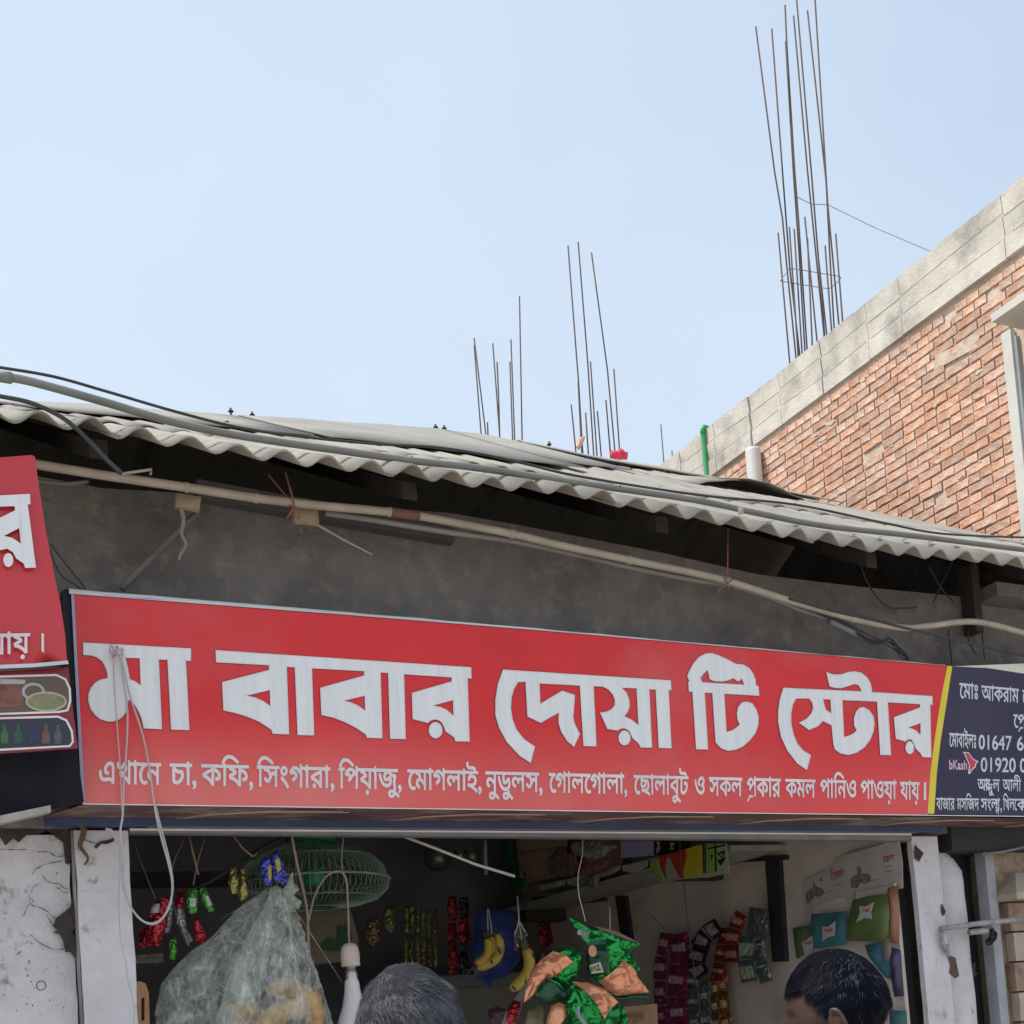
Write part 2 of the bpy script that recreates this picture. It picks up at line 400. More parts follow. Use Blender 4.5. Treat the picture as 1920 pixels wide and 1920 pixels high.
def gable(x):
    q = [(YW+.14, 0), (YW+.14, 3.915), (YR, 6.0), (YB+2.7, 4.4), (YB+2.7, 0)]
    b = MB(); b.add([(x, y, z) for y, z in q]+[(x+.1, y, z) for y, z in q], [(4, 3, 2, 1, 0), (5, 6, 7, 8, 9)]+[(i, (i+1) % 5, (i+1) % 5+5, i+5) for i in range(5)])
    b.build('gable_wall', cement, BD)
gable(XA); gable(7.62)
# left pillar
def yslab(name, px0, px1, y, z0, z1, th, m, off=0.0, parent=BD, xs=None):
    x0 = P(px0, y, Y=YW).x if xs is None else xs[0]; x1 = P(px1, y, Y=YW).x if xs is None else xs[1]
    return MB().box((x0, YW-off, z0), (x1, YW-off+th, z1)).build(name, m, parent)
def rough_slab(name, x0, x1, y0, y1, z0, z1, m, parent, nx=4, nz=26, amp=.006):
    b = MB(); v = []
    for j in range(nz+1):
        for i in range(nx+1):
            x = x0+(x1-x0)*i/nx; z = z0+(z1-z0)*j/nz
            q = noise.noise(Vector((x*5, z*4, 3.3)))*amp*1.6+noise.noise(Vector((x*19, z*17, 1.3)))*amp*.7
            e = noise.noise(Vector((i*9.1, z*7, 5)))*amp if i in (0, nx) else 0
            v.append(Vector((x+e, y0+q, z)))
    w = nx+1
    b.add(v, [(j*w+i, j*w+i+1, (j+1)*w+i+1, (j+1)*w+i) for j in range(nz) for i in range(nx)])
    bl = [v[j*w]+Vector((0, y1-y0, 0)) for j in range(nz+1)]; br = [v[j*w+nx]+Vector((0, y1-y0, 0)) for j in range(nz+1)]
    b.add([v[j*w] for j in range(nz+1)]+bl, [(j+1, nz+1+j+1, nz+1+j, j) for j in range(nz)])
    b.add([v[j*w+nx] for j in range(nz+1)]+br, [(j, nz+1+j, nz+1+j+1, j+1) for j in range(nz)])
    tp = [v[nz*w+i] for i in range(w)]; b.add(tp+[p+Vector((0, y1-y0, 0)) for p in tp], [(i, i+1, i+1+w, i+w) for i in range(nx)])
    return b.build(name, m, parent, True)
rough_slab('pillar', XL+.001, .832, YW-.02, YW+.125, 0, 2.405, white_paint, BD)
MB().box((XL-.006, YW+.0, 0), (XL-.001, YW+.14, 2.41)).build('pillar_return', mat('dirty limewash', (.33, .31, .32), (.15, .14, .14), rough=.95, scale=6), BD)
# right pillar: flat strip and a swollen plastered strip beside it
xp0 = P(1716, 1700, Y=YW).x; xp1 = P(1764, 1700, Y=YW).x; xp2 = P(1838, 1700, Y=YW).x
rough_slab('pillar', xp0, xp1, YW-.02, YW+.012, 0, 2.40, white_paint, BD, amp=.004)
b = MB(); v = []; nz = 40
for j in range(nz+1):
    z = 2.36*j/nz
    for i in range(9):
        s = i/8; x = xp1+(xp2-xp1)*s
        tp = max(0, (z-2.2)/.16); x = x-(xp2-xp1)*.30*tp**2*s
        y = YW+.03+.09*(2*s-1)**2*.7+.05*tp**2+noise.noise(Vector((x*8, z*6, 8)))*.01
        v.append((x, y, z))
b.add(v, [(j*9+i, j*9+i+1, (j+1)*9+i+1, (j+1)*9+i) for j in range(nz) for i in range(8)])
b.add([v[nz*9+i] for i in range(9)]+[(v[nz*9+i][0], YW+.2, 2.36) for i in range(9)], [(i, i+1, i+10, i+9) for i in range(8)])
b.build('plastered_column', white_paint, BD, True)
MB().box((XRW+.024, YW+.09, 0), (xp0+.03, YW+.2, 2.62)).build('shutter_channel', black_m, BD)
MB().box((xp2-.04, YW+.16, 0), (xp2+.12, YW+.24, 2.6)).build('dark_gap', black_m, BD)
# lintel rail and the angle under it
rail = MB(); rail.hexa([Vector((.838, YW-.03, 2.396)), Vector((XRW+.055, YW-.03, 2.376)), Vector((XRW+.055, YW-.03, 2.408)), Vector((.838, YW-.03, 2.408)), Vector((.838, YW+.02, 2.396)), Vector((XRW+.055, YW+.02, 2.376)), Vector((XRW+.055, YW+.02, 2.408)), Vector((.838, YW+.02, 2.408))]); rail.box((.838, YW-.034, 2.404), (XRW+.055, YW-.028, 2.411), 1)
rail.build('lintel_rail', [steel_grey, mat('worn pale edge', (.75, .74, .72), rough=.5)], BD)
MB().box((.9, YW-.055, 2.413), (XRW+.07, YW-.005, 2.45)).build('lintel_angle', steel_grey, BD)
# wear on pillars, drawn as raised chips and cracks
def crack(px, r=.0016, Y=YW-.026, par=BD, m=chip_m):
    return tubepx('crack', px, m, r, Y=Y, parent=par, n=4, sm=3, smooth=False)
crack([(160, 1573), (175, 1580), (195, 1580), (212, 1573)], .003)
crack([(150, 1672), (168, 1668)], .001)
flat('bare_patch', [[(176, 1587), (188, 1578), (205, 1575), (213, 1571), (213, 1578), (200, 1583), (190, 1582), (180, 1592)]], Pl('Y', YW-.022), chip_m, .002, .004, BD)
flat('bare_patch', [[(1715, 1585), (1730, 1600), (1722, 1616), (1714, 1608)]], Pl('Y', YW-.022), chip_m, .002, .004, BD)
flat('bare_patch', [[(1765, 1695), (1772, 1710), (1767, 1718), (1764, 1708)]], Pl('Y', YW-.022), chip_m, .002, .004, BD)
flat('bare_patch', [[(1776, 1790), (1790, 1796), (1797, 1830), (1789, 1835), (1780, 1825), (1781, 1810)]], Pl('Y', YW-.022), mat('exposed brown brick', (.12, .075, .055), (.07, .05, .045), rough=.95, scale=25), .002, .004, BD)
flat('bare_patch', [[(1822, 1806), (1828, 1806), (1826, 1820), (1831, 1826), (1824, 1833)]], Pl('Y', YW-.022), chip_m, .002, .004, BD)
# roof ------------------------------------------------------------
eave_px = [(0, 777), (75, 787), (172, 797), (267, 813), (440, 842), (605, 864), (760, 882), (910, 906), (1050, 918), (1180, 940), (1310, 963), (1425, 987), (1540, 1008), (1642, 1028), (1752, 1040), (1852, 1045), (1920, 1055)]
ridge_px = [(0, 742), (130, 746), (430, 770), (630, 783), (820, 797), (900, 806), (1000, 828), (1090, 848), (1200, 866), (1300, 884), (1430, 908), (1540, 930)]
EP = [P(*q, Y=YE) for q in eave_px]; RP = [P(*q, Y=YR)-Vector((0, 0, .075)) for q in ridge_px]
def interp(A, x):
    if x <= A[0].x: return A[0].z
    if x >= A[-1].x: return A[-1].z
    for i in range(len(A)-1):
        if A[i].x <= x <= A[i+1].x: return A[i].z+(A[i+1].z-A[i].z)*(x-A[i].x)/(A[i+1].x-A[i].x)
PITCH = .1612; X0 = .538
def roofz(x, t): return interp(EP, x)*(1-t)+interp(RP, x)*t
def roofp(x, t, up=0, wave=True):
    z = roofz(x, t); w = (.0095+.0125*max(0, 1-t/.10))*math.cos(2*math.pi*(x-X0)/PITCH) if wave else 0
    n_ = Vector((0, -.5, .87)); return Vector((x, YE+(YR-YE)*t, z))+n_*(w+up)
TS = .60
def sheet(x0, k, t0, t1, up, lift=None):
    n = int(k*10); b = MB(); T = [t0+(t1-t0)*j/5 for j in range(6)]; tilt = random.uniform(-.004, .004); sag = random.uniform(-.003, .003)
    for layer in (0, -.007):
        for j, t in enumerate(T):
            for i in range(n+1):
                x = x0+PITCH*k*i/n
                u = up+layer+tilt*(i/n-.5)+sag*math.sin(math.pi*j/5)
                lf_ = lift(x)*max(0, 1-j/3.0) if lift else 0; u += lf_
                u -= (.0095*math.cos(2*math.pi*(x-X0)/PITCH))*min(.85, lf_*25)
                if t0 == 0 and j == 0: u += noise.noise(Vector((x*14, 2, 1)))*.004
                b.v.append(tuple(roofp(x, t, u)))
    w = n+1; q = 6*w
    for j in range(5):
        for i in range(n):
            a = j*w+i; b.f.append((a, a+1, a+w+1, a+w)); b.m.append(0); b.f.append((q+a, q+a+w, q+a+w+1, q+a+1)); b.m.append(0)
    for i in range(n):
        b.f.append((i, q+i, q+i+1, i+1)); b.m.append(0); a = 5*w+i; b.f.append((a, a+1, q+a+1, q+a)); b.m.append(0)
    for j in range(5):
        a = j*w; b.f.append((a, a+w, q+a+w, q+a)); b.m.append(0); a = j*w+n; b.f.append((a, q+a, q+a+w, a+w)); b.m.append(0)
    return b.build('roof_sheet', sheet_m, BD, True)
xs0 = X0-PITCH*22.5; i = 0; XV = 7.74
la, lb = P(1285, 902, Y=7.2).x, P(1512, 945, Y=7.2).x
lf = lambda x: .085*math.sin(math.pi*(x-la)/(lb-la))**1.2*(1+.15*noise.noise(Vector((x*5, 0, 0)))) if la < x < lb else 0
while xs0+i*6*PITCH < XV-.2:
    xa = xs0+i*6*PITCH
    for row, (t0_, t1_) in enumerate(((0, .36), (.33, .70), (.675, .995))):
        x_ = xa-.02+(.16*3 if row == 1 else 0); k_ = min(6.18, (XV-x_)/PITCH)
        if k_ > .5: sheet(x_, k_, t0_, t1_, (.006*row+.006*(i % 2)), lf if row == 2 else None)
    i += 1
# rear slope, plain
b = MB(); n = 60
for t in (0, 1):
    for i in range(n+1):
        x = XA+(XZ-XA)*i/n; b.v.append((x, YR+t*3.3, interp(RP, x)-.02-t*1.7))
b.f = [(i, n+1+i, n+2+i, i+1) for i in range(n)]; b.m = [0]*n; b.build('rear_roof_slope', sheet_m, BD)
# ridge caps with open joints
def cap(pxa, pxb, t0, upo, skew=.12):
    xa = P(pxa, 790, Y=YR).x if pxa > 0 else -1.2; xb = P(pxb, 800, Y=YR).x
    b = MB(); nx = 14; R = [(t0, .034), ((t0+1)/2, .036), (.985, .042), (1.02, .042), (1.1, -.015), (1.2, -.11)]
    for lay in (0, -.008):
        for (t, u) in R:
            for i in range(nx+1):
                s = i/nx; x = xa+(xb-xa)*s+skew*(1-t)*2.2
                p = roofp(x, min(t, 1.0), u+upo+lay+noise.noise(Vector((x*3, t*4, 1)))*.006, False)
                if t > 1: p += Vector((0, (t-1)*1.6, 0))
                b.v.append(tuple(p))
    w = nx+1; q = w*len(R)
    for j in range(len(R)-1):
        for i in range(nx):
            a = j*w+i; b.f += [(a, a+1, a+w+1, a+w), (q+a, q+a+w, q+a+w+1, q+a+1)]; b.m += [0, 0]
    for i in range(nx): b.f.append((i, q+i, q+i+1, i+1)); b.m.append(0)
    for j in range(len(R)-1):
        a = j*w; b.f.append((a, a+w, q+a+w, q+a)); b.m.append(0); a = j*w+nx; b.f.append((a, q+a, q+a+w, a+w)); b.m.append(0)
    return b.build('ridge_cap', cap_m, BD, True)
cap(-10, 438, .55, .0, -.1); cap(444, 828, .50, .006, -.1); cap(834, 960, .60, .002, -.1)
for (a, b_) in ((960, 1100), (1100, 1240), (1240, 1380), (1380, 1520)): cap(a, b_, .93, .014+.005*random.random(), -.02)
for (a, b_) in ((433, 768), (473, 775), (817, 798), (833, 800), (1030, 830)):
    p = P(a, b_+6, Y=YR-.02); q = MB().tube([p-Vector((0, 0, .05)), p+Vector((0, 0, .035))], .007, 6); q.lathe([(.02, 0), (.018, .008), (.0, .01)], p+Vector((0, 0, .008)), 8); q.build('hook_bolt', rust, BD)
for k in range(26):                                            # crumbs, leaves and bolts lying on the sheets
    x = random.uniform(.6, 7.2); t = random.choice([.03, .1, .33, .34, .68])+random.uniform(-.02, .03)
    p = roofp(x, t, .028); b = MB(); L_ = random.uniform(.012, .035)
    v = [p+Vector((random.uniform(-1, 1)*L_, random.uniform(-.6, .6)*L_, random.uniform(0, .5)*L_)) for _ in range(4)]
    b.add(v, [(0, 1, 2), (0, 2, 3), (0, 3, 1), (1, 3, 2)]); o = b.build('roof_crumb', chip_m if k % 3 else pale_wood, BD)
# dark timber under the eave
for (a, c, th) in (((370, 898), (850, 985), .07),):
    p = P(*a, Y=YW-.06); q = P(*c, Y=YW-.06)
    MB().hexa([p-Vector((0, 0, th)), q-Vector((0, 0, th)), q, p]+[v+Vector((0, .05, 0)) for v in (p-Vector((0, 0, th)), q-Vector((0, 0, th)), q, p)]).build('wall_plate', mat('sooty grey plate', (.10, .09, .085), rough=.9), BD)
for x in [-.4, .75, 1.9, 3.05, 4.2, 5.35, 6.5]:
    p0 = roofp(x, .04, -.07, False); p1 = roofp(x, .97, -.07, False); b = MB()
    b.hexa([p0+Vector((-.03, 0, -.04)), p0+Vector((.03, 0, -.04)), p0+Vector((.03, 0, .03)), p0+Vector((-.03, 0, .03)), p1+Vector((-.03, 0, -.04)), p1+Vector((.03, 0, -.04)), p1+Vector((.03, 0, .03)), p1+Vector((-.03, 0, .03))]).build('rafter', dark_wood, BD)
MB().box((XA, YE+.18, 3.56), (XZ, YE+.26, 3.62)).build('purlin', dark_wood, BD) if False else None
# ------------------------------------------------------------------ left neighbour wall with broken plaster
NW = empty('neighbouring_wall', (.2, 4.9, 0), 'cracked whitewashed masonry wall left of the shop opening', 'wall')
rough_slab('plaster', -1.6, XL-.012, YW+.05, YW+.25, 0, 2.40, white_paint, NW, nx=30, nz=40, amp=.010)
MB().box((-1.6, YW+.12, 2.2), (XL-.02, YW+.3, 2.9)).build('dark_lintel', dark_wood, NW)
NP = Pl('Y', YW+.04)
flat('broken_hole_shade_plate', [[(135, 1680), (132, 1700), (118, 1712), (104, 1722), (100, 1735), (84, 1712), (100, 1738), (108, 1745), (98, 1748), (112, 1752), (118, 1765), (122, 1785), (132, 1785), (142, 1800), (143, 1760), (135, 1748), (142, 1740), (146, 1720), (140, 1700)]], NP, chip_m, .002, .006, NW)  # raised plate: dark brick tone that also paints the shade inside the hole
flat('bare_patch', [[(0, 1548), (110, 1548), (134, 1560), (136, 1600), (128, 1622), (122, 1618), (118, 1580), (100, 1566), (88, 1556), (70, 1566), (50, 1566), (35, 1580), (25, 1572), (10, 1586), (0, 1570)]], NP, chip_m, .002, .005, NW)
for c in ([(48, 1668), (56, 1685), (58, 1695), (75, 1702), (90, 1710), (104, 1722)], [(58, 1696), (50, 1700), (46, 1712), (40, 1718)], [(60, 1675), (64, 1662), (75, 1656)], [(56, 1752), (75, 1768), (95, 1778), (120, 1780)], [(70, 1598), (85, 1596), (100, 1603), (118, 1606)], [(108, 1664), (118, 1672), (132, 1672)], [(60, 1640), (72, 1625), (95, 1617), (115, 1615)], [(80, 1642), (95, 1655), (110, 1658), (128, 1668)], [(0, 1592), (20, 1593), (50, 1591)], [(30, 1790), (38, 1784)]):
    tubepx('crack', c, chip_m, .0022, Y=YW+.040, parent=NW, n=4, sm=3, smooth=False)
b = MB(); b.tube([P(77+9*math.cos(a*.7), 1848+9*math.sin(a*.7), Y=YW+.05) for a in range(10)], .0016, 4); b.build('ring_mark', chip_m, NW)
for k in range(60):
    q = (random.uniform(0, 130), random.uniform(1800, 1910) if k < 40 else random.uniform(1600, 1800)); r = random.uniform(.5, 1.8)
    flat('speck', [circ(q, r, r*random.uniform(.6, 1.3), 6)], NP, chip_m, .009, .001, NW)
# ------------------------------------------------------------------ right neighbour: grey frame and brown stone pier
NF = empty('neighbour_shopfront', (5.0, 4.85, 0), 'brown stone pier with moulded capital beyond the right pillar', 'shopfront')
xf0 = P(1850, 1700, Y=YW+.05).x; xf1 = P(1866, 1700, Y=YW+.05).x
MB().box((xf0, YW+.03, 0), (xf1, YW+.1, 2.36)).build('door_frame', mat('pale grey frame', (.36, .37, .39), (.28, .29, .31), rough=.7), NF)
tiles = mat('mottled brown stone', (.34, .25, .18), (.20, .13, .09), rough=.8, scale=16, bump=.2, col3=(.42, .36, .3), s3=9, lo3=.55, hi3=.7)
MB().box((xf1+.004, YW+.06, 0), (5.75, YW+.3, 2.35)).build('pier', tiles, NF)
xs_ = P(1878, 1690, Y=YW).x
cpm = mat('cream plaster moulding', (.45, .38, .30), (.38, .31, .24), rough=.85, scale=10)
b = MB(); prof = [(0, 0), (0, .035), (.045, .075), (.10, .12), (.16, .14)]
zc = P(1878, 1690, Y=YW).z
b.hexa([Vector((xs_, YW-.10, zc)), Vector((5.8, YW-.10, zc)), Vector((5.8, YW-.10, zc+.035)), Vector((xs_, YW-.10, zc+.035))]+[Vector((xs_, YW+.06, zc)), Vector((5.8, YW+.06, zc)), Vector((5.8, YW+.06, zc+.035)), Vector((xs_, YW+.06, zc+.035))])
b.hexa([Vector((xs_, YW-.10, zc+.036)), Vector((5.8, YW-.10, zc+.036)), Vector((5.8, YW+.02, zc+.15)), Vector((xs_+.14, YW+.02, zc+.15))]+[Vector((xs_, YW+.06, zc+.036)), Vector((5.8, YW+.06, zc+.036)), Vector((5.8, YW+.06, zc+.15)), Vector((xs_+.14, YW+.06, zc+.15))])
b.build('capital', cpm, NF)
for k in range(9):
    z1 = zc-.01-k*.155
    rough_slab('cladding_stone', xs_+.05+.01*(k % 2), 5.76, YW+.0, YW+.055, z1-.145, z1, cpm if k % 2 else tiles, NF, 3, 4, .006)
MB().box((4.86, YW-.02, 2.33), (6.4, YW+.2, 2.75)).build('dark_shutter_box', mat('dark shutter box', (.035, .033, .04), rough=.8), NF)
tubepx('roof_batten', [(1840, 1602), (1880, 1597), (1920, 1588)], steel_grey, .008, Y=YW-.04, parent=NF, sm=1)
# pale pipe bracket on the right pillar
BR = empty('pipe_bracket', P(1765, 1740, Y=YW-.05), 'paint spattered steel tube bracket standing out of the right pillar', 'bracket')
tubem = mat('paint spattered steel', (.40, .38, .38), (.22, .2, .19), rough=.6, scale=30)
tubepx('tube', [(1765, 1741), (1840, 1731), (1913, 1724)], tubem, .014, Y=YW-.06, parent=BR, sm=1, n=12)
tubepx('tube', [(1818, 1748), (1850, 1745)], tubem, .016, Y=YW-.04, parent=BR, sm=1, n=12)
tubepx('hinge', [(1765, 1738), (1766, 1765), (1775, 1785)], tubem, .011, Y=YW-.045, parent=BR, sm=1, n=8)
tubepx('hinge', [(1778, 1770), (1778, 1795)], tubem, .009, Y=YW-.045, parent=BR, sm=1, n=8)
b = MB(); rr = random.Random(4)
pc = P(1858, 1755, Y=YW-.04); pts = [pc+Vector((rr.uniform(-.03, .03), rr.uniform(-.02, .02), rr.uniform(-.045, .045))) for _ in range(18)]
b.tube(catmull(pts, 4), .006, 5); o = b.build('tangled_cord', black_m, None, True); tag(o, 'tangle of black cord wound round the end of the bracket', 'cord')
# ------------------------------------------------------------------ brick building
XB = 7.9; BW = Pl('X', XB)
BB = empty('brick_building', (XB, 9, 0), 'two storey unplastered brick building with a concrete roof beam', 'building')
zb = 7.16; zt = 7.66
flat('mortar_wall', [[(5.0, 0), (15.0, 0), (15.0, zb), (5.0, zb)]], BW, mortar, off=-.25, thick=.24, parent=BB, world=True)
MB().box((XB+.25, 5.0, 0), (XB+9, 15, zb)).build('building_core', concrete, BB)
plaster = mat('smooth pale plaster', (.58, .565, .51), (.50, .485, .44), rough=.9, scale=4)
yw0 = P(1893, 700, X=XB).y; yw1 = P(1911, 700, X=XB).y
# bricks
shapes = []
for k in range(14):
    me = bpy.data.meshes.new('brick'); r = random.Random(k)
    full = k < 9; L_ = .240 if full else .115; H_ = .0705
    N = 5 if full else 3; v = []; f = []
    for i in range(N):
        y = -L_/2+L_*i/(N-1); e = .006 if i in (0, N-1) else 0
        zt_ = H_/2+r.uniform(-.004, .003); zb_ = -H_/2+r.uniform(-.003, .004)
        v += [(-.009+e+r.uniform(-.004, .003), y, zb_+.006), (-.011+e+r.uniform(-.004, .003), y, zt_-.008), (.0, y+.0, zt_), (.0, y, zb_)]
    for i in range(N-1):
        a = i*4; c = a+4; f += [(a, a+1, c+1, c), (a+1, a+2, c+2, c+1), (a+3, a, c, c+3)]
    f += [(0, 3, 2, 1), ((N-1)*4, (N-1)*4+1, (N-1)*4+2, (N-1)*4+3)]
    me.from_pydata(v, [], f); me.update(); me.materials.append(brick_m); shapes.append(me)
course = .0775; z = 4.6; row = 0; BR_ = []
while z < zb-.03:
    rr = random.Random(row); low = z < 6.64
    y = yw0+.004+(0 if row % 2 else .122) if low else 5.2-random.uniform(0, .2)
    if low and row % 2 == 0: BR_.append((yw0+.004+.058, z, True, 0))
    english = rr.random() < .18
    while y < 11.6:
        half = (rr.random() < .14) or english
        L_ = .119 if half else .246
        BR_.append((y+L_/2, z+rr.uniform(-.003, .003), half, rr.uniform(-.008, .008))); y += L_+rr.uniform(.001, .009)
    z += course; row += 1
blocks = [(P(1750, 690, X=XB), P(1838, 640, X=XB))]
def vis(y, z):
    d = Vector((XB, y, z))-CAM; dc = Vector((d.dot(ax_w[0]), d.dot(ax_w[1]), d.dot(ax_w[2])))
    return CX+F*dc.x/-dc.z, CY-F*dc.y/-dc.z
ax_w = M3.transposed(); ax_w = [Vector(ax_w[i]) for i in range(3)]
cand = []; far = MB()
for (y, z, half, tw) in BR_:
    if yw1-.1 < y+.06 and False: continue
    if y-(.06 if half else .125) < yw0-.03 and z < 6.66: continue
    px, py = vis(y, z)
    roofy = 880+(px-1245)*.18
    c_ = random.random()
    if 1752 < px < 1838 and abs(py-(672-(px-1795)*.5)) < 17: continue
    if (px > 1640 and py < 640 and c_ < .06) or c_ < .012: continue           # smeared with mortar
    if px > 1935 or py > roofy+35: continue
    cand.append((px, y, z, half, tw))
cand.sort(key=lambda q: -q[0])
for i, (px, y, z, half, tw) in enumerate(cand):
    me = shapes[random.randrange(9, 14) if half else random.randrange(9)]
    off = random.uniform(0, .0035)
    if i < 298:
        o = bpy.data.objects.new('brick', me); COL.objects.link(o); o.parent = BB; o.location = Vector((XB-.001+off, y, z))-BB.location; o.rotation_euler = (tw, 0, random.uniform(-.01, .01))
    else:
        R_ = Matrix.Translation((XB-.001+off, y, z)) @ Matrix.Rotation(tw, 4, 'X')
        far.add([R_ @ v.co for v in me.vertices], [tuple(p.vertices) for p in me.polygons])
if far.v: tag(far.build('far_bricks', brick_m, BB), kind='stuff')
for k in range(26):                                                          # mortar smears
    px = random.uniform(1500, 1890); py = random.uniform(450, 900)
    q = vis(0, 0); r = random.uniform(3, 8); pts = [(px+r*random.uniform(.6, 1.5)*math.cos(a), py+r*.55*random.uniform(.6, 1.4)*math.sin(a)-r*.5*math.cos(a)) for a in [i*.7 for i in range(9)]]
    w = BW.to2(px, py)
    if w[1] > zb-.1 or w[0] < yw0+.25: continue
    flat('mortar_smear', [pts], BW, mortar, .010, .004, BB)
flat('mortar_block', [[(1752, 695), (1836, 650), (1838, 624), (1824, 628), (1790, 650), (1755, 668)]], BW, mortar, .0, .008, BB)
# beam in panels
yj = [P(x, y, X=XB).y for x, y in ((1885, 400), (1692, 560), (1632, 640), (1542, 670), (1465, 740), (1410, 780), (1345, 830), (1280, 860))]
edges = [5.0]+yj+[12.4, 13.6, 15.0]
for i in range(len(edges)-1):
    y0, y1 = edges[i]+.006, edges[i+1]-.004; b = MB(); xo = random.uniform(-.012, .012)
    n = max(4, int((y1-y0)/.07)); rr = random.Random(i)
    for kx in (-.03+xo, .28):
        for hz_ in (0, .325, .345, .66, .68, 1.0):
            for j in range(n+1):
                y = y0+(y1-y0)*j/n
                hh = zb+(zt-zb)*(hz_ if hz_ > .99 or hz_ == 0 else hz_)
                if hz_ > .99: hh += noise.noise(Vector((y*2, 0, 1)))*.008+noise.noise(Vector((y*11, 0, 4)))*.010+noise.noise(Vector((y*31, 0, 4)))*.006
                gx = .014 if (hz_ in (.345, .68)) else 0
                b.v.append((XB+kx+(gx if kx < 0 else 0)+noise.noise(Vector((y*6, hz_*3, 2)))*.003, y, hh))
    w = n+1; q = 6*w
    for r_ in range(5):
        for j in range(n):
            a = r_*w+j; b.f += [(a, a+w, a+w+1, a+1), (q+a, q+a+1, q+a+w+1, q+a+w)]; b.m += [0, 0]
    for j in range(n):
        a = 5*w+j; b.f.append((a, q+a, q+a+1, a+1)); b.m.append(0); b.f.append((j, j+1, q+j+1, q+j)); b.m.append(0)
    for r_ in range(5):
        a = r_*w; b.f.append((a, q+a, q+a+w, a+w)); b.m.append(0); a = r_*w+n; b.f.append((a, a+w, q+a+w, q+a)); b.m.append(0)
    o = b.build('roof_beam_panel', concrete, BB)
    for hz_ in (.335, .67):
        e0, e1 = random.uniform(.0, .06)*(y1-y0), random.uniform(.0, .08)*(y1-y0); d0, d1 = random.uniform(-.02, .02), random.uniform(-.02, .02)
        flat('board_joint', [[(y0+e0, zb+.5*hz_-.002+d0), (y1-e1, zb+.5*hz_-.002+d1), (y1-e1, zb+.5*hz_+.002+d1), (y0+e0, zb+.5*hz_+.002+d0)]], Pl('X', XB-.03+xo), mat('dirt filled joint', (.42, .395, .355), (.3, .28, .25), rough=.95, scale=9), -.004, .006, BB, world=True)
# window with a sunshade slab
xw = Pl('X', XB)
WN = MB().box((XB-.05, yw1, 2.0), (XB+.0, yw0, 6.62)).build('window_surround', plaster, BB)
MB().box((XB+.02, 5.2, 5.2), (XB+.06, yw1, 6.55)).build('window_pane', mat('dark window glass', (.02, .03, .05), rough=.1), WN if False else BB)
MB().box((XB-.03, yw1-.03, 5.2), (XB+.02, yw1+.0, 6.55)).build('window_frame', mat('grey window frame', (.28, .31, .34), rough=.5), BB)
zs = P(1858, 592, X=XB-.35).z
MB().hexa([Vector((XB-.32, P(1858, 592, X=XB-.32).y, zs-.03)), Vector((XB-.32, 5.0, zs-.03)), Vector((XB-.32, 5.0, zs+.03)), Vector((XB-.32, P(1858, 592, X=XB-.32).y, zs+.03)), Vector((XB, P(1858, 592, X=XB-.32).y, zs-.03)), Vector((XB, 5.0, zs-.03)), Vector((XB, 5.0, zs+.07)), Vector((XB, P(1858, 592, X=XB-.32).y, zs+.07))]).build('sunshade_slab', plaster, BB)
# pipes on the brick building
wp = mat('white pvc', (.62, .60, .57), (.52, .5, .47), rough=.5, scale=3)
p = P(1411, 842, X=XB-.09); o = MB().tube([Vector((p.x, p.y, 3)), p-Vector((0, 0, .03)), p], [.075, .075, .07], 16).build('drain_pipe', wp, None, True); tag(o, 'stout white plastic pipe standing against the brick wall', 'pipe')
gp = mat('green hose', (.05, .38, .12), (.04, .3, .1), rough=.4)
p = P(1320, 802, X=XB-.05); p2 = P(1324, 880, X=XB-.05)
o = MB().tube(catmull([p+Vector((.18, 0, -.03)), p+Vector((.05, 0, .0)), p+Vector((-.02, 0, -.04)), p2, Vector((p2.x, p2.y, 4))], 6), .026, 10).build('green_hose', gp, None, True); tag(o, 'bright green hose hooked over the concrete roof beam', 'hose')
# rebar of the column stub on the beam
def rods(label, group, lst, base_pl, r, jit, extend=.4, hoops=()):
    E = None; allp = []
    for l in lst:
        if base_pl[0] == 'X':
            bp = P(*l[-1], X=base_pl[1]+random.uniform(-jit, jit)); Y = bp.y
        else: Y = base_pl[1]+random.uniform(-jit, jit); bp = P(*l[-1], Y=Y)
        allp.append([P(*q, Y=Y) for q in l[:-1]]+[bp, bp-Vector((0, 0, extend))])
    E = empty('rebar_cluster', allp[0][-1], label, 'rebar', group)
    for p in allp: MB().tube(p, r, 6).build('rod', rust, E, True)
    return E, allp
R1 = [[(1417, 50), (1452, 320), (1467, 409), (1475, 497), (1484, 586), (1493, 676)], [(1447, 54), (1467, 320), (1481, 504), (1500, 670)], [(1472, 10), (1475, 80), (1490, 320), (1497, 409), (1513, 652)], [(1473, 78), (1488, 330), (1498, 470), (1509, 655)], [(1488, 30), (1514, 320), (1523, 409), (1545, 628)], [(1492, -20), (1521, 320), (1534, 480), (1550, 626)], [(1514, 20), (1549, 340), (1556, 480), (1564, 616)], [(1527, -20), (1552, 384), (1573, 609)],
      [(1459, 437), (1481, 683)], [(1480, 426), (1497, 672)], [(1489, 430), (1504, 665)], [(1509, 407), (1532, 641)], [(1514, 447), (1523, 648)], [(1530, 430), (1546, 627)], [(1547, 461), (1559, 618)], [(1567, 439), (1580, 604)]]
E1, ap = rods('tall bundle of rusty rods standing on the concrete beam of the brick building', 'reinforcing rods left for the next storey', R1, ('X', XB+.14), .0085, .09, .3)
yc = ap[9][-2].y
hoop = [P(a, b_, Y=yc) for a, b_ in ((1465, 525), (1478, 507), (1488, 504), (1560, 516), (1575, 519), (1574, 525), (1557, 540), (1545, 540), (1470, 528), (1465, 525))]
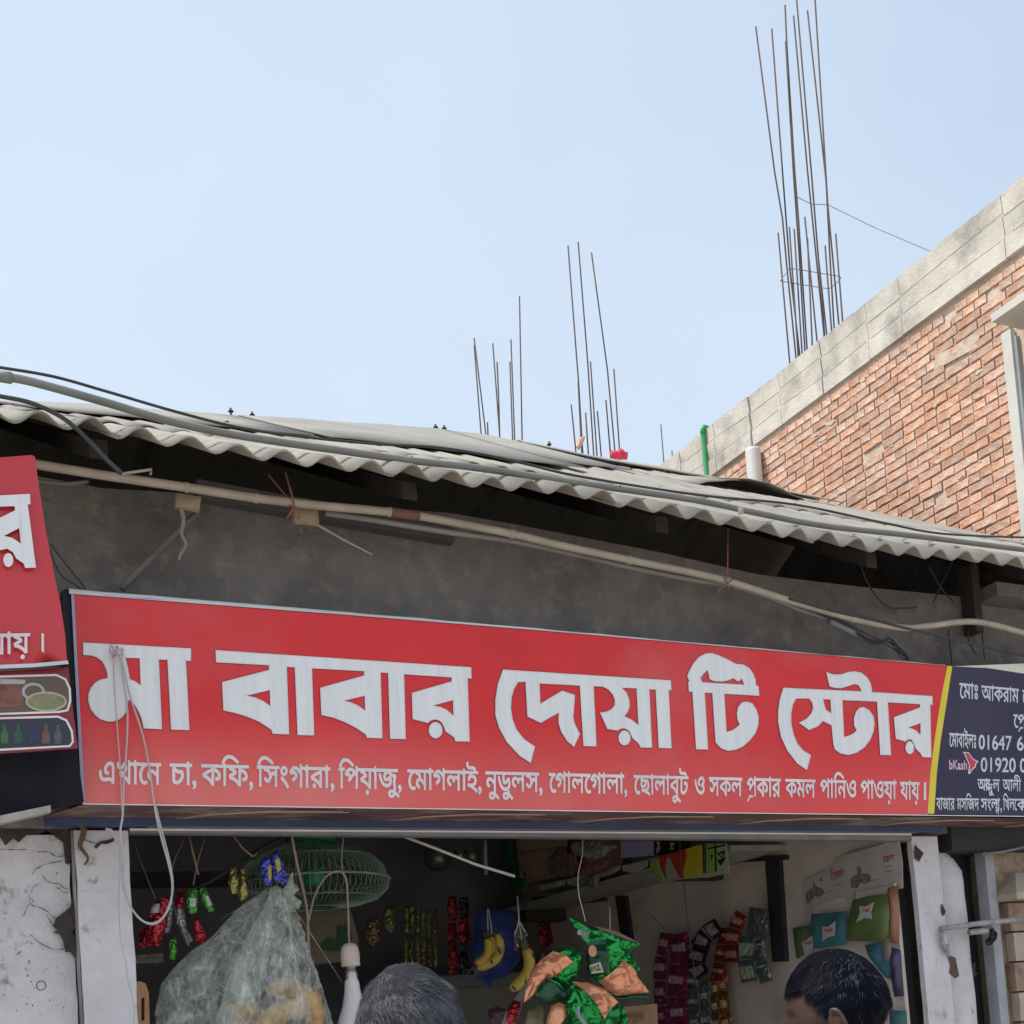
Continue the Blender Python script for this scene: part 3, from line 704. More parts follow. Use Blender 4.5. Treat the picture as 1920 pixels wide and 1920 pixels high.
MB().tube(catmull(hoop, 3), .004, 5).build('hoop', steelwire, E1, True)
o = MB().tube([P(a, b_, Y=yc) for a, b_ in ((1492, 368), (1522, 383), (1552, 384))]+[P(1640, 427, Y=(yc+8)/2), P(1746, 472, X=XB)], .004, 5).build('tie_wire', steelwire); tag(o, 'thin steel wire from the tall rods down to the roof beam', 'wire')
R2 = [[(889, 634), (911, 815)], [(889, 647), (902, 813)], [(914, 792), (915, 816)], [(924, 644), (937, 818)], [(932, 679), (935, 745), (937, 818)], [(956, 678), (961, 822)], [(958, 637), (965, 824)], [(974, 556), (979, 826)]]
rods('sparse cluster of thin dark rods behind the ridge, left of the red cloth', 'reinforcing rods left for the next storey', R2, ('Y', 13), .0085, .12, .9)
R3 = [[(1065, 461), (1085, 720), (1092, 838)], [(1084, 454), (1102, 680), (1113, 850)], [(1109, 474), (1139, 694), (1154, 858)], [(1071, 759), (1079, 840)], [(1084, 718), (1090, 838)], [(1098, 774), (1103, 848)], [(1107, 678), (1119, 850)], [(1120, 771), (1127, 852)], [(1136, 750), (1145, 856)], [(1151, 692), (1162, 850)]]
rods('cluster of rods with three long ones behind the ridge, over the red cloth', 'reinforcing rods left for the next storey', R3, ('Y', 13), .0095, .12, .9)
rods('pair of short lone rods between the ridge and the brick building', 'reinforcing rods left for the next storey', [[(1239, 796), (1245, 870)], [(1260, 845), (1261, 870)]], ('Y', 14), .008, .02, .9)
bzc = P(960, 835, Y=13).z-.6
UB = empty('unfinished_building', (8, 15, 0), 'flat concrete roof of an unfinished house behind the shop ridge', 'building')
MB().box((5.2, 12.6, bzc-.2), (7.75, 17, bzc)).build('roof_slab', concrete, UB); MB().box((5.4, 12.9, 0), (7.7, 16.8, bzc-.2)).build('wall', cement, UB)
cl = mat('faded red cloth', (.75, .06, .12), (.6, .04, .09), rough=.8, scale=20)
C13 = Pl('Y', 12.9)
o = pillow('red_cloth', [(1143, 855), (1145, 843), (1155, 846), (1163, 840), (1170, 847), (1178, 848), (1176, 862), (1150, 862)], C13, cl, .05, .05, crease=.6); tag(o, 'scrap of bright red cloth caught at the foot of the rods', 'cloth')
o = pillow('orange_cloth', [(1080, 838), (1084, 822), (1096, 817), (1097, 822), (1090, 838), (1085, 845)], C13, mat('peach cloth', (.65, .38, .25), rough=.8), .04, .05, crease=.6); tag(o, 'small peach coloured rag tied to a rod by the ridge', 'rag')
# ------------------------------------------------------------------ poles, pipes and cables
def th(o, label, cat, group=None): return tag(o, label, cat, group)
BP = empty('bamboo_pole', P(960, 1000, Y=4.45), 'long pale bamboo pole slung under the eave above the red sign', 'pole')
pl_ = [(40, 864), (65, 870), (200, 892), (350, 914), (480, 934), (600, 948), (730, 960), (800, 970), (960, 1001), (1040, 1020), (1180, 1050), (1280, 1070), (1365, 1090), (1480, 1126), (1600, 1160), (1690, 1177), (1740, 1174), (1830, 1166), (1930, 1190)]
tubepx('pole_shaft', pl_, bamboo, [.0165, .015], Y=4.45, parent=BP, n=12)
for i in (3, 4, 6, 8, 10, 12, 14):
    a, b_ = pl_[i]; p = P(a, b_, Y=4.45); d = (P(*pl_[i+1], Y=4.45)-p).normalized(); MB().tube([p-d*.012, p-d*.004, p+d*.004, p+d*.012], [.0155, .019, .019, .0155], 12).build('node_ring', bamboo, BP, True)
p = P(730, 960, Y=4.45); q = P(785, 967, Y=4.45); MB().tube([p, q], .0185, 12).build('binding', mat('reddish brown binding', (.22, .10, .07), (.15, .08, .06), rough=.9, scale=80), BP, True)
th(tubepx('grey_pipe', [(610, 962), (700, 975), (850, 999), (960, 1014), (1080, 1040), (1180, 1063), (1290, 1085), (1375, 1097)], greypipe, .012, Y=4.5, n=10), 'thin dull grey pipe running just beneath the bamboo pole', 'pipe')
th(tubepx('sagging_conduit', [(1330, 1088), (1375, 1100), (1440, 1120), (1500, 1145), (1560, 1163)], greypipe, .010, Y=4.62, n=8), 'dark sagging conduit dropping away from the bamboo pole', 'conduit')
th(tubepx('stub_pipe', [(1556, 1166), (1600, 1187), (1645, 1208)], mat('pale grey stub', (.30, .28, .28), rough=.7), .014, Y=4.6, n=10, sm=1), 'short pale pipe stub slanting down to the sign top', 'pipe')
o = MB()
rr = random.Random(3)
for k in range(6):
    o.tube(catmull([P(1480+rr.uniform(-4, 4), 1122, Y=4.6), P(1560, 1160+rr.uniform(-6, 3), Y=4.6), P(1640+rr.uniform(-6, 6), 1200+rr.uniform(-8, 8), Y=4.58), P(1665+rr.uniform(-6, 6), 1205+rr.uniform(-10, 10), Y=4.6), P(1690+rr.uniform(-4, 8), 1225+rr.uniform(-6, 6), Y=4.56), P(1705, 1238, Y=4.6)], 5), .0028, 5)
th(o.build('cable_bundle', black_cable, None, True), 'tangled black cable bundle above the navy end of the sign', 'cable')
th(tubepx('black_cable', [(1480, 1122), (1560, 1145), (1630, 1160), (1700, 1178), (1780, 1197), (1860, 1216), (1930, 1232)], black_cable, .006, Y=4.43), 'black cable sloping down to the right below the bamboo pole', 'cable')
th(tubepx('roof_pipe', [(4, 706), (60, 716), (200, 755), (300, 785), (400, 808), (520, 828), (640, 845), (760, 862), (900, 878), (1080, 905), (1300, 937), (1420, 962), (1540, 985), (1700, 1003), (1820, 1018), (1930, 1032)], greypipe, [.0145, .013], Y=4.38, n=12), 'long dusty grey pipe lying along the edge of the corrugated roof', 'pipe')
p = P(4, 706, Y=4.38); q = P(22, 709, Y=4.38); th(MB().tube([p-Vector((.012, 0, 0)), q], .019, 14).build('pipe_socket', greypipe, None, True), 'ragged socket on the raised left end of the roof pipe', 'pipe socket')
th(tubepx('roof_cable', [(-20, 686), (0, 689), (100, 706), (200, 734), (330, 772), (450, 802), (560, 818), (700, 832), (830, 840), (960, 863), (1080, 892), (1310, 928), (1490, 946), (1660, 981), (1770, 1001), (1930, 1008)], black_cable, .0055, Y=4.55), 'thin black cable draped over the roof above the grey pipe', 'cable')
th(tubepx('drop_cable', [(-20, 740), (0, 743), (60, 756), (120, 785), (165, 825), (200, 862), (228, 888)], black_cable, [.007, .008], Y=4.15, n=8), 'thick dark cable curving from the roof edge down behind the left sign', 'cable')
th(tubepx('angle_strip', [(225, 889), (285, 880), (282, 890)], mat('pale strip', (.34, .31, .26), rough=.7), .005, Y=4.3, sm=1), 'short pale bent strip at the end of the thick cable', 'strip')
th(tubepx('pale_rod', [(68, 901), (120, 907), (165, 903)], mat('dull rod', (.22, .2, .18), rough=.7), .007, Y=4.6, sm=3), 'short dull rod tucked under the bamboo beside the left sign', 'rod')
th(tubepx('brace_pole', [(228, 1104), (290, 1040), (345, 985), (378, 955)], mat('dim brace', (.20, .175, .16), (.14, .12, .11), rough=.85), .013, Y=4.66, sm=1, n=10), 'slanting grey brace rising from the sign to the wall plate', 'brace')
for a, lab in (((332, 930, 374, 950), 'pale timber block wedged under the pole above the rope'), ((550, 953, 597, 980), 'pale timber block tied to the pole by red twine')):
    p = P(a[0], a[3], Y=4.5); q = P(a[2], a[1], Y=4.5); th(MB().box((p.x, 4.5, min(p.z, q.z)), (q.x, 4.525, max(p.z, q.z)), jit=.006).build('timber_block', pale_wood), lab, 'block')
th(tubepx('rag_rope', [(338, 950), (344, 975), (340, 1000), (348, 1020), (338, 1040), (336, 1050)], mat('frayed grey rope', (.25, .23, .2), rough=.95), [.009, .005], Y=4.52), 'frayed grey rope hanging from the left timber block', 'rope')
tw = mat('red twine', (.30, .10, .09), rough=.9)
o = MB(); o.tube([P(535, 885, Y=4.42), P(548, 930, Y=4.42), P(552, 950, Y=4.42), P(538, 972, Y=4.42)], .004, 5); o.tube([P(542, 948, Y=4.43), P(556, 952, Y=4.42), P(562, 972, Y=4.43), P(545, 965, Y=4.43)], .004, 5); o.tube([P(503, 890, Y=4.46), P(530, 922, Y=4.46), P(552, 948, Y=4.46)], .003, 5)
th(o.build('twine_knot', tw, None, True), 'reddish twine knotted round the bamboo pole', 'twine')
th(tubepx('thin_stick', [(588, 980), (640, 1010), (698, 1040)], bamboo, [.005, .003], Y=4.5, sm=1), 'thin stick poking down from the second timber block', 'stick')
th(tubepx('hanging_strap', [(558, 975), (566, 1003)], mat('grey rag', (.12, .11, .1), rough=.9), .008, Y=4.52, sm=1), 'short grey rag below the twine knot', 'rag')
o = MB(); o.tube([P(1365, 990, Y=4.42), P(1364, 1085, Y=4.42)], .003, 5); o.tube([P(1375, 1085, Y=4.42), P(1358, 1098, Y=4.42), P(1343, 1112, Y=4.42)], .003, 5); o.tube([P(1358, 1083, Y=4.43), P(1368, 1105, Y=4.43)], .003, 5)
th(o.build('hanger_wire', tw, None, True), 'thin red wire hanging from the eave round the bamboo pole', 'wire')
o = MB()
for l in ([(95, 1020), (125, 1060), (150, 1090), (160, 1105)], [(93, 1030), (112, 1075), (140, 1096), (158, 1108)]): o.tube(catmull([P(a, b_, Y=4.6) for a, b_ in l], 5), .003, 5)
th(o.build('cable_pair', black_cable, None, True), 'pair of thin dark cables between the left sign and the big sign', 'cable')
th(pillow('hanging_rag', [(196, 945), (215, 950), (220, 985), (216, 998), (206, 995), (200, 975)], Pl('Y', 4.55), mat('dusty rag', (.11, .105, .1), rough=.95), .012, .03), 'dusty rag hanging under the pole near the left sign', 'rag')
th(pillow('tape_tab', [(1383, 952), (1393, 950), (1394, 964), (1384, 966)], Pl('Y', 4.34), mat('yellow tape', (.5, .42, .25), rough=.6), .006, .02), 'yellowish tape tab on the grey roof pipe', 'tape')
o = MB()
for l in ([(1610, 1045), (1625, 1090), (1660, 1135), (1700, 1140), (1720, 1138)], [(1740, 1060), (1760, 1095), (1770, 1110), (1790, 1130)], [(1790, 1045), (1765, 1095), (1750, 1130)], [(1820, 1080), (1826, 1140), (1815, 1190), (1828, 1225)], [(1838, 1130), (1842, 1190), (1846, 1235)], [(1778, 1180), (1785, 1245)]): o.tube(catmull([P(a, b_, Y=4.7) for a, b_ in l], 5), .004, 5)
th(o.build('dangling_wires', black_cable, None, True), 'thin dark wires dangling on the wall above the navy sign', 'wire')
p0, p1 = P(1822, 1060, Y=4.68), P(1826, 1185, Y=4.68)
th(MB().box((p0.x-.03, 4.66, p1.z), (p0.x+.02, 4.745, p0.z)).build('dark_post', dark_wood), 'dark timber post on the wall under the right eave', 'post')
p0 = P(1880, 1115, Y=4.7); th(MB().box((p0.x-.15, 4.6, p0.z-.05), (p0.x+.9, 4.745, p0.z+.02)).build('grey_plank', cement), 'grey plank on the wall at the far right under the eave', 'plank')
# ------------------------------------------------------------------ the big sign
SG = empty('shop_sign', (2.6, YS, 2.45), 'long red tea shop sign with big silver lettering and a navy right end', 'sign')
A_, B_, C_, D_, E_ = Zf(140, 1190, 4.8), Zf(520, 1210, 4.8), Zf(910, 1200, 4.8), Zf(1270, 1210, 6.857), Zf(1440, 1240, 5.647)
stripe = [(1775, 1249), (1784, 1250), (1773, 1320), (1762, 1390), (1755, 1450), (1750, 1526), (1738, 1526), (1743, 1450), (1752, 1380), (1763, 1310)]
TOPL = [(135, 1115), (400, 1135), (700, 1158), (1000, 1182), (1300, 1208), (1600, 1234), (1775, 1249)]
BOT = [(1738, 1528), (1300, 1523), (800, 1516), (400, 1511), (156, 1507)]
def painted_glare(m, c, z0, z1):  # pinker towards the lower left: glare put into the red print's colour
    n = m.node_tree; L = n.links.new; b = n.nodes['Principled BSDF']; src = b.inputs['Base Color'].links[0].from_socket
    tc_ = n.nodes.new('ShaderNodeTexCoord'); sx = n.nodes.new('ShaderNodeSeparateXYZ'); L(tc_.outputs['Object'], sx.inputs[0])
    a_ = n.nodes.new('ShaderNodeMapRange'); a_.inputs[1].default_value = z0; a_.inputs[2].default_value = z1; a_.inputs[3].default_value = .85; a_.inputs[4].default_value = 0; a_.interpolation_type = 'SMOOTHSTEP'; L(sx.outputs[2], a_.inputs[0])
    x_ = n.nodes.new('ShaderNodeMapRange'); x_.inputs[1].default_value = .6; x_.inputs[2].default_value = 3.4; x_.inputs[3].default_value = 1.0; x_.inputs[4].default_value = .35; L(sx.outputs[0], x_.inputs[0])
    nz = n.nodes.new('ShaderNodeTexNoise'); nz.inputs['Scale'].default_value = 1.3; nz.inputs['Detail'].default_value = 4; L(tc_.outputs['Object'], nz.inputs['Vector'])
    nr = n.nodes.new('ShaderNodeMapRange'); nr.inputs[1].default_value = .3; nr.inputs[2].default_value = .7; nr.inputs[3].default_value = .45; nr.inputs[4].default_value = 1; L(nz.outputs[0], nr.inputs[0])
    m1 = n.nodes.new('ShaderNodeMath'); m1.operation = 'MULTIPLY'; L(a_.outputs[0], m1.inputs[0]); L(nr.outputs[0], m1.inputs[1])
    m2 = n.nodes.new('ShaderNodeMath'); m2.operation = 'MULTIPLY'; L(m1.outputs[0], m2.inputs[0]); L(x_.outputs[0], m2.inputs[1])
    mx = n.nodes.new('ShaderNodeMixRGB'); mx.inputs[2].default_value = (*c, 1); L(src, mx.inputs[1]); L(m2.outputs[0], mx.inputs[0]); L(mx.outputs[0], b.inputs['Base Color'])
painted_glare(red_print, (.78, .27, .24), 2.47, 2.83)
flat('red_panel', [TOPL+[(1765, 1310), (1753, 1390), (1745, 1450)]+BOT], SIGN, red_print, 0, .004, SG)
flat('yellow_stripe', [stripe], SIGN, yellow_print, 0, .0055, SG)
flat('navy_panel', [[(1784, 1250), (1850, 1253), (2080, 1288), (2080, 1535), (1750, 1526), (1755, 1450), (1762, 1390), (1773, 1320)]], SIGN, navy_print, 0, .004, SG)
flat('white_margin', [[(1784, 1249.5), (1920, 1244), (2080, 1240), (2080, 1288), (1850, 1253)]], SIGN, mat('cream backing sheet', (.72, .69, .58), rough=.5), -.004, .004, SG)
# box body behind the face: top lip, edge, underside
xl_, xr_ = SIGN.to2(135, 1120)[0], 5.9
flat('sign_body', [[(xl_-.03, 2.452), (xr_, 2.452), (xr_, 3.185), (xl_-.03, 3.19)]], Pl('Y', YS+.005), black_m, -.16, .155, SG, world=True)
tb = MB(); n = 40
tl = [P(*q, Y=YS-.006) for q in TOPL]; L0 = []
for i in range(n+1):
    x = xl_-.01+(4.66-xl_)*i/n; z = interp(tl, x)+.002; w = noise.noise(Vector((x*6, 0, 0)))*.005; hgt = .024*(1-i/n)**2+.0035
    for (dy, dz) in ((-.008, 0), (-.010+w*.5, hgt*.6+w), (.03, hgt+w), (.16, hgt*.9+.004)): tb.v.append((x, YS+dy, z+dz))
tb.f = [(i*4+k, (i+1)*4+k, (i+1)*4+k+1, i*4+k+1) for i in range(n) for k in range(3)]; tb.m = [0]*len(tb.f)
tb.build('folded_top', tin, SG, True)
ribbon('top_blue_edge', [[(140, 1110), (300, 1122), (500, 1137), (620, 1147)]], Pl('Y', YS-.0085), blue_edge, .009, 0, SG, False)
flat('left_edge_strip', [[(133, 1112), (138, 1112), (159, 1507), (153, 1507)]], Pl('Y', YS), mat('blue white edge strip', (.35, .38, .55), rough=.4), 0, .0055, SG)
ribbon('bottom_edge', [[(155, 1508), (400, 1511.5), (800, 1517), (1300, 1524), (1740, 1529), (2000, 1532)]], Pl('Y', YS), outline_m, .004, .006, SG, False)
# bulging dark left end of the box
pe = pillow('box_end', [(113, 1112), (122, 1104), (137, 1108), (143, 1200), (150, 1330), (158, 1500), (146, 1490), (135, 1330), (125, 1200), (115, 1130)], Pl('Y', YS+.02), black_m, .02, .05, parent=SG, flatshade=False)
# underside print and blue bar
so_ = MB()
za = SIGN.to2(960, 1520)[1]-.002
xq = P(80, 1530, Y=YS+.2).x
so_.add([Vector((xl_-.0, YS-.004, za)), Vector((5.9, YS-.004, za)), Vector((5.9, YS+.22, za-.004)), Vector((xq+.0, YS+.20, za-.004))], [(0, 1, 2, 3)], 0)
so_.add([Vector((xl_, YS-.004, za+.003)), Vector((5.9, YS-.004, za+.003)), Vector((5.9, YS+.22, za)), Vector((xq, YS+.20, za))], [(3, 2, 1, 0)], 0)
so_.build('underside_print', soffit_m, SG)
ow = Pl('Y', YS)
cream = mat('faded panel outline', (.5, .36, .3), rough=.5)
b = MB()
for k in range(6):
    x0 = xl_+.35+k*.83; x1 = x0+.58; zz = za-.007
    for dx in (0, .03): b.tube([Vector((x0+dx, YS+.19, zz)), Vector((x0+.10+dx, YS+.10, zz)), Vector((x0+.30+dx, YS+.03+dx*.5, zz)), Vector((x1+dx, YS+.02+dx*.5, zz))], .0022, 4)
b.build('panel_outline', cream, SG, True)
MB().box((xq+.01, YS+.205, 2.415), (4.75, YS+.262, 2.449)).build('blue_bar', blue_edge, SG)
# headline lettering
ma = [A_([(78, 80), (1040, 132), (1040, 238), (995, 238), (1025, 860), (868, 855), (835, 228), (750, 226), (778, 852), (622, 845), (605, 760), (580, 700), (540, 630), (505, 600), (478, 585), (470, 650), (455, 700), (430, 735), (390, 765), (340, 782), (290, 780), (230, 760), (180, 720), (145, 670), (126, 605), (127, 540), (147, 490), (180, 447), (230, 415), (298, 400), (295, 350), (280, 300), (250, 245), (200, 205), (150, 188), (78, 185)])]
mah = [A_([(450, 210), (585, 214), (595, 465), (540, 430), (490, 408), (482, 370), (470, 300), (455, 240)])]
bab = [A_([(1268, 148)])+B_([(1735, 205), (1738, 300), (1703, 298), (1722, 868), (1597, 865), (1588, 830), (1510, 775), (1500, 740), (1480, 700), (1450, 675), (1410, 665), (1375, 675), (1345, 698), (1215, 665), (1208, 435), (1565, 333), (1565, 290), (1132, 262), (1147, 845), (1012, 842), (995, 250), (920, 246), (937, 838), (803, 832), (790, 800), (700, 740), (600, 690), (500, 650), (395, 628), (385, 390), (778, 280), (778, 235), (303, 208), (323, 812), (180, 808), (155, 200), (77, 195), (98, 803)])+A_([(1780, 893), (1768, 855), (1650, 780), (1540, 735), (1440, 705), (1338, 683), (1328, 435), (1748, 325), (1748, 278), (1272, 250)]), B_(circ((1418, 768), 57, 68))]
babh = [A_([(1540, 553), (1755, 500), (1758, 650), (1690, 605), (1620, 575)]), B_([(590, 503), (783, 455), (787, 595), (720, 550), (650, 520)]), B_([(1390, 547), (1577, 495), (1580, 640), (1520, 590), (1460, 562)])]
doa = [C_([(155, 275), (1660, 370), (1664, 455), (1640, 455), (1665, 975), (1555, 972), (1527, 448), (1465, 445), (1490, 970), (1392, 968), (1375, 935), (1320, 885), (1300, 840), (1280, 810), (1240, 792), (1200, 800), (1180, 815), (1092, 800), (1028, 660), (1080, 655), (1130, 630), (1160, 590), (1160, 540), (1140, 490), (1100, 445), (1050, 420), (965, 418), (990, 958), (878, 955), (845, 412), (478, 392), (487, 580), (685, 465), (797, 500), (780, 700), (795, 760), (840, 850), (790, 962), (730, 910), (680, 830), (655, 750), (655, 655), (490, 745), (375, 690), (357, 378), (285, 380), (250, 440), (225, 520), (220, 620), (235, 720), (270, 810), (340, 900), (437, 965), (400, 1108), (300, 1040), (190, 920), (120, 790), (88, 680), (88, 540), (110, 400)]), C_(circ((1245, 885), 50, 62))]
doah = [C_([(1220, 432), (1355, 437), (1372, 775), (1310, 725), (1240, 692), (1270, 650), (1288, 600), (1285, 540), (1260, 480)])]
ti = [D_([(120, 400), (150, 330), (200, 240), (270, 160), (350, 118), (430, 110), (510, 135), (620, 185), (740, 250), (830, 258), (910, 300), (960, 370), (990, 450), (998, 525), (1030, 535), (1038, 650), (588, 625), (618, 1125), (700, 1100), (760, 1060), (793, 1025), (765, 960), (757, 880), (775, 800), (820, 745), (880, 732), (950, 755), (1000, 830), (1028, 920), (1025, 1020), (990, 1130), (920, 1220), (830, 1300), (740, 1340), (640, 1355), (550, 1320), (485, 1250), (440, 615), (337, 612), (380, 1340), (232, 1338), (185, 600), (138, 598), (132, 480), (148, 470)])]
tih = [D_([(280, 425), (320, 370), (378, 318), (408, 440), (470, 462), (560, 467), (640, 450), (705, 425), (770, 465), (820, 430), (852, 515), (310, 485)])]
sto = [E_([(155, 288), (980, 325), (970, 290), (945, 250), (900, 240), (840, 262), (760, 285), (700, 280), (645, 270), (608, 122), (680, 148), (760, 148), (840, 122), (910, 115), (980, 130), (1040, 180), (1075, 240), (1090, 332), (1728, 375), (1730, 462), (1705, 460), (1715, 1018), (1625, 1015), (1605, 975), (1555, 925), (1535, 870), (1510, 830), (1480, 825), (1440, 850), (1345, 820), (1325, 600), (1600, 495), (1600, 455), (1255, 435), (1290, 995), (1180, 992), (1145, 428), (775, 412), (793, 808), (860, 790), (905, 765), (930, 738), (905, 680), (902, 610), (925, 540), (960, 500), (1000, 492), (1060, 525), (1105, 590), (1115, 660), (1105, 740), (1070, 830), (1010, 910), (930, 965), (840, 990), (760, 975), (700, 935), (685, 880), (665, 680), (568, 632), (520, 685), (425, 728), (320, 655), (400, 615), (450, 560), (470, 500), (460, 440), (425, 395), (285, 395), (250, 460), (232, 550), (232, 660), (255, 770), (300, 880), (360, 950), (440, 1000), (400, 1152), (300, 1080), (200, 950), (130, 800), (100, 640), (103, 520), (120, 400)]), E_(circ((1490, 918), 42, 65))]
stoh = [E_([(570, 403), (652, 405), (660, 555), (600, 520), (582, 460)]), E_([(1475, 703), (1605, 655), (1605, 785), (1550, 735)])]
for Ls, Hs in ((ma, mah), (bab, babh), (doa, doah), (ti, tih), (sto, stoh)):
    ribbon('letter_edge', Ls+Hs, SIGN, shade_m, .011, .0052, SG)
    flat('headline_word', Ls, SIGN, letter_m, .0056, .0008, SG, holes=Hs)
    ribbon('letter_outline', Ls+Hs, SIGN, outline_m, .0048, .0070, SG)
RA = [([(.0, -.02), (-.13, -.20), (-.10, -.22), (.07, -.07), (.12, .02), (.06, .03)],)]
tail = tuple([[(.10, .02), (.26, .10), (.50, .06), (.60, -.04), (.54, -.06), (.44, .0), (.25, .03), (.02, -.16), (-.02, -.12)]])
line = lambda x: (1429+(x-184)*38/1516)
hh = lambda x: 40-(x-184)*8/1516
def W_(t, x0, x1, xm=None): return (t, x0, x1, line(x0), line(x1), line(x0)+hh(x0), line(x1)+hh(x1))
pra = [('প', 0, 0, 1, 1), (tuple([[(.40, .02), (.38, -.03), (.20, -.03), (.04, -.20), (.0, -.16), (.18, .02)]]), .05, .0, 1, 1)]
items = [W_('এখােন', 186, 301), W_('চা,', 318, 367), W_('কিফ,', 377, 473), W_('িসংগারা,', 481, 625), W_('িপয়াজু,', 634, 751), W_('েমাগলাই,', 763, 901), W_('নুডুলস,', 909, 1015), W_('েগালেগালা,', 1028, 1174), W_('েছালাবুট', 1187, 1289), W_('ও', 1301, 1319), W_('সকল', 1328, 1390),
         W_(pra+[('কার', .70, 0, 1, 1)], 1399, 1462), W_('কমল', 1471, 1527), W_('পািনও', 1536, 1603), W_('পাওয়া', 1612, 1679), W_('যায়', 1686, 1722), W_('।', 1731, 1734)]
words('menu_lettering', items, SIGN, white_print, .0062, SG, bold=.022)
N_ = lambda t, x0, x1, y0, y1, b0, b1, H=MAT_H: (t, 1720+x0/6, 1720+x1/6, 1230+y0/6, 1230+y1/6, 1230+b0/6, 1230+b1/6, H)
items = [N_('েমাঃ', 465, 670, 305, 330, 475, 490), N_('আকরাম', 712, 1132, 335, 375, 495, 530), N_('েহােসন', 1172, 1480, 385, 405, 535, 560),
         N_([('েপ', 0, 0, 1, 1), (tuple([[(.40, .02), (.38, -.03), (.20, -.03), (.04, -.20), (.0, -.16), (.18, .02)]]), .40, 0, 1, 1), ('া', .98, 0, 1, 1)], 1072, 1240, 660, 665, 805, 815),
         N_('েমাবাইলঃ', 350, 650, 868, 890, 1020, 1040), N_('01647', 682, 1050, 880, 895, 1050, 1062, .73), N_('62', 1112, 1270, 897, 903, 1064, 1070, .73),
         N_('01920', 705, 1095, 1135, 1143, 1303, 1310, .73), N_('0', 1145, 1215, 1145, 1147, 1311, 1313, .73),
         N_([('আ', 0, 0, 1, 1), ('ব', .80, 0, 1, 1), ('দ', 1.22, -.12, .72, .8), ('ুল', 1.72, 0, 1, 1)], 668, 915, 1388, 1392, 1510, 1525), N_('আলী', 950, 1155, 1392, 1400, 1515, 1525),
         N_('বাজার', 205, 410, 1600, 1605, 1730, 1735), N_('মসিজদ', 435, 682, 1605, 1607, 1732, 1736), N_([('সংল', 0, 0, 1, 1), ('গ', 1.55, 0, .8, 1), ('ন', 1.62, -.22, .6, .6), (',', 2.12, 0, 1, 1)], 705, 940, 1607, 1610, 1732, 1740), N_('িখলে', 955, 1110, 1607, 1610, 1735, 1738), N_([('ক', 0, 0, 1, 1), ('ষ', .35, 0, .9, 1)], 1112, 1230, 1610, 1612, 1738, 1740)]
words('contact_lettering', items, SIGN, mat('pale grey lettering', (.62, .62, .66), rough=.4), .0055, SG, bold=.016)
words('logo_lettering', [N_('bKash', 350, 548, 1165, 1175, 1275, 1280, .73)], SIGN, mat('pink white logo print', (.75, .45, .55), rough=.4), .0055, SG, bold=.028)
nz_ = Zf(1720, 1230, 6)
bird = nz_([(505, 1080), (570, 1088), (612, 1150), (642, 1170), (682, 1190), (655, 1215), (648, 1252), (605, 1290), (582, 1330), (562, 1325), (572, 1230), (538, 1150)])
flat('bird_logo', [bird], SIGN, outline_m, .0045, .0008, SG)
flat('bird_fill', [nz_([(525, 1092), (565, 1098), (605, 1158), (640, 1182), (660, 1192), (640, 1215), (636, 1245), (597, 1280), (578, 1310), (582, 1230)])], SIGN, mat('logo crimson', (.62, .03, .10), rough=.4), .0055, .0006, SG)
# wires tied through the sign
ww = mat('dirty white flex', (.48, .46, .46), (.38, .36, .36), rough=.6)
yy = YS-.03
o = MB(); rr = random.Random(8)
kn = P(218, 1222, Y=yy); pts = [kn+Vector((rr.uniform(-.022, .022), rr.uniform(-.012, .006), rr.uniform(-.022, .022))) for _ in range(16)]
o.tube(catmull(pts, 5), .0032, 6)
for l in ([(212, 1225), (215, 1300), (219, 1350), (221, 1380), (224, 1420), (226, 1450), (228, 1500), (230, 1530)],):
    o.tube(catmull([P(a, b_, Y=yy) for a, b_ in l], 5), .0022, 6)
th(o.build('tied_string', mat('pinkish string', (.55, .42, .38), rough=.8), None, True), 'knotted string tied through the first letter of the big sign', 'string')
th(tubepx('hanging_flex', [(224, 1228), (232, 1280), (238, 1320), (239, 1360), (236, 1420), (232, 1470), (230, 1530), (226, 1560), (232, 1620), (229, 1650), (235, 1680), (255, 1715), (275, 1730), (298, 1727), (318, 1700), (323, 1660), (316, 1620), (305, 1580), (295, 1540), (288, 1500), (280, 1440), (268, 1380), (252, 1330), (240, 1290), (228, 1235)], ww, .0033, Y=yy), 'white twin flex looping down from the sign in front of the opening', 'cable')
th(tubepx('hanging_flex', [(230, 1530), (224, 1575), (229, 1640), (240, 1690), (262, 1722), (285, 1733), (305, 1722), (319, 1692), (324, 1660), (318, 1615), (300, 1545), (290, 1505)], ww, .0036, Y=yy+.02), 'second strand of white flex in the same hanging loop', 'cable')
th(tubepx('thin_flex', [(224, 1600), (223, 1700), (226, 1760), (235, 1800), (240, 1840), (248, 1870), (252, 1900), (250, 1935)], ww, .0018, Y=yy+.05), 'thin white wire trailing down the left pillar', 'cable')
th(tubepx('tied_strap', [(198, 1554), (208, 1556), (228, 1586), (232, 1592)], ww, .005, Y=yy+.06, sm=1), 'short white strap sticking out at the top of the pillar', 'strap')
th(tubepx('brown_root', [(152, 1540), (157, 1560), (150, 1585), (158, 1598), (165, 1610), (158, 1622)], mat('dry brown fibre', (.16, .09, .06), (.1, .06, .04), rough=.95), [.012, .003], Y=YW-.05), 'dry brown fibre clinging to the top of the left pillar', 'fibre')
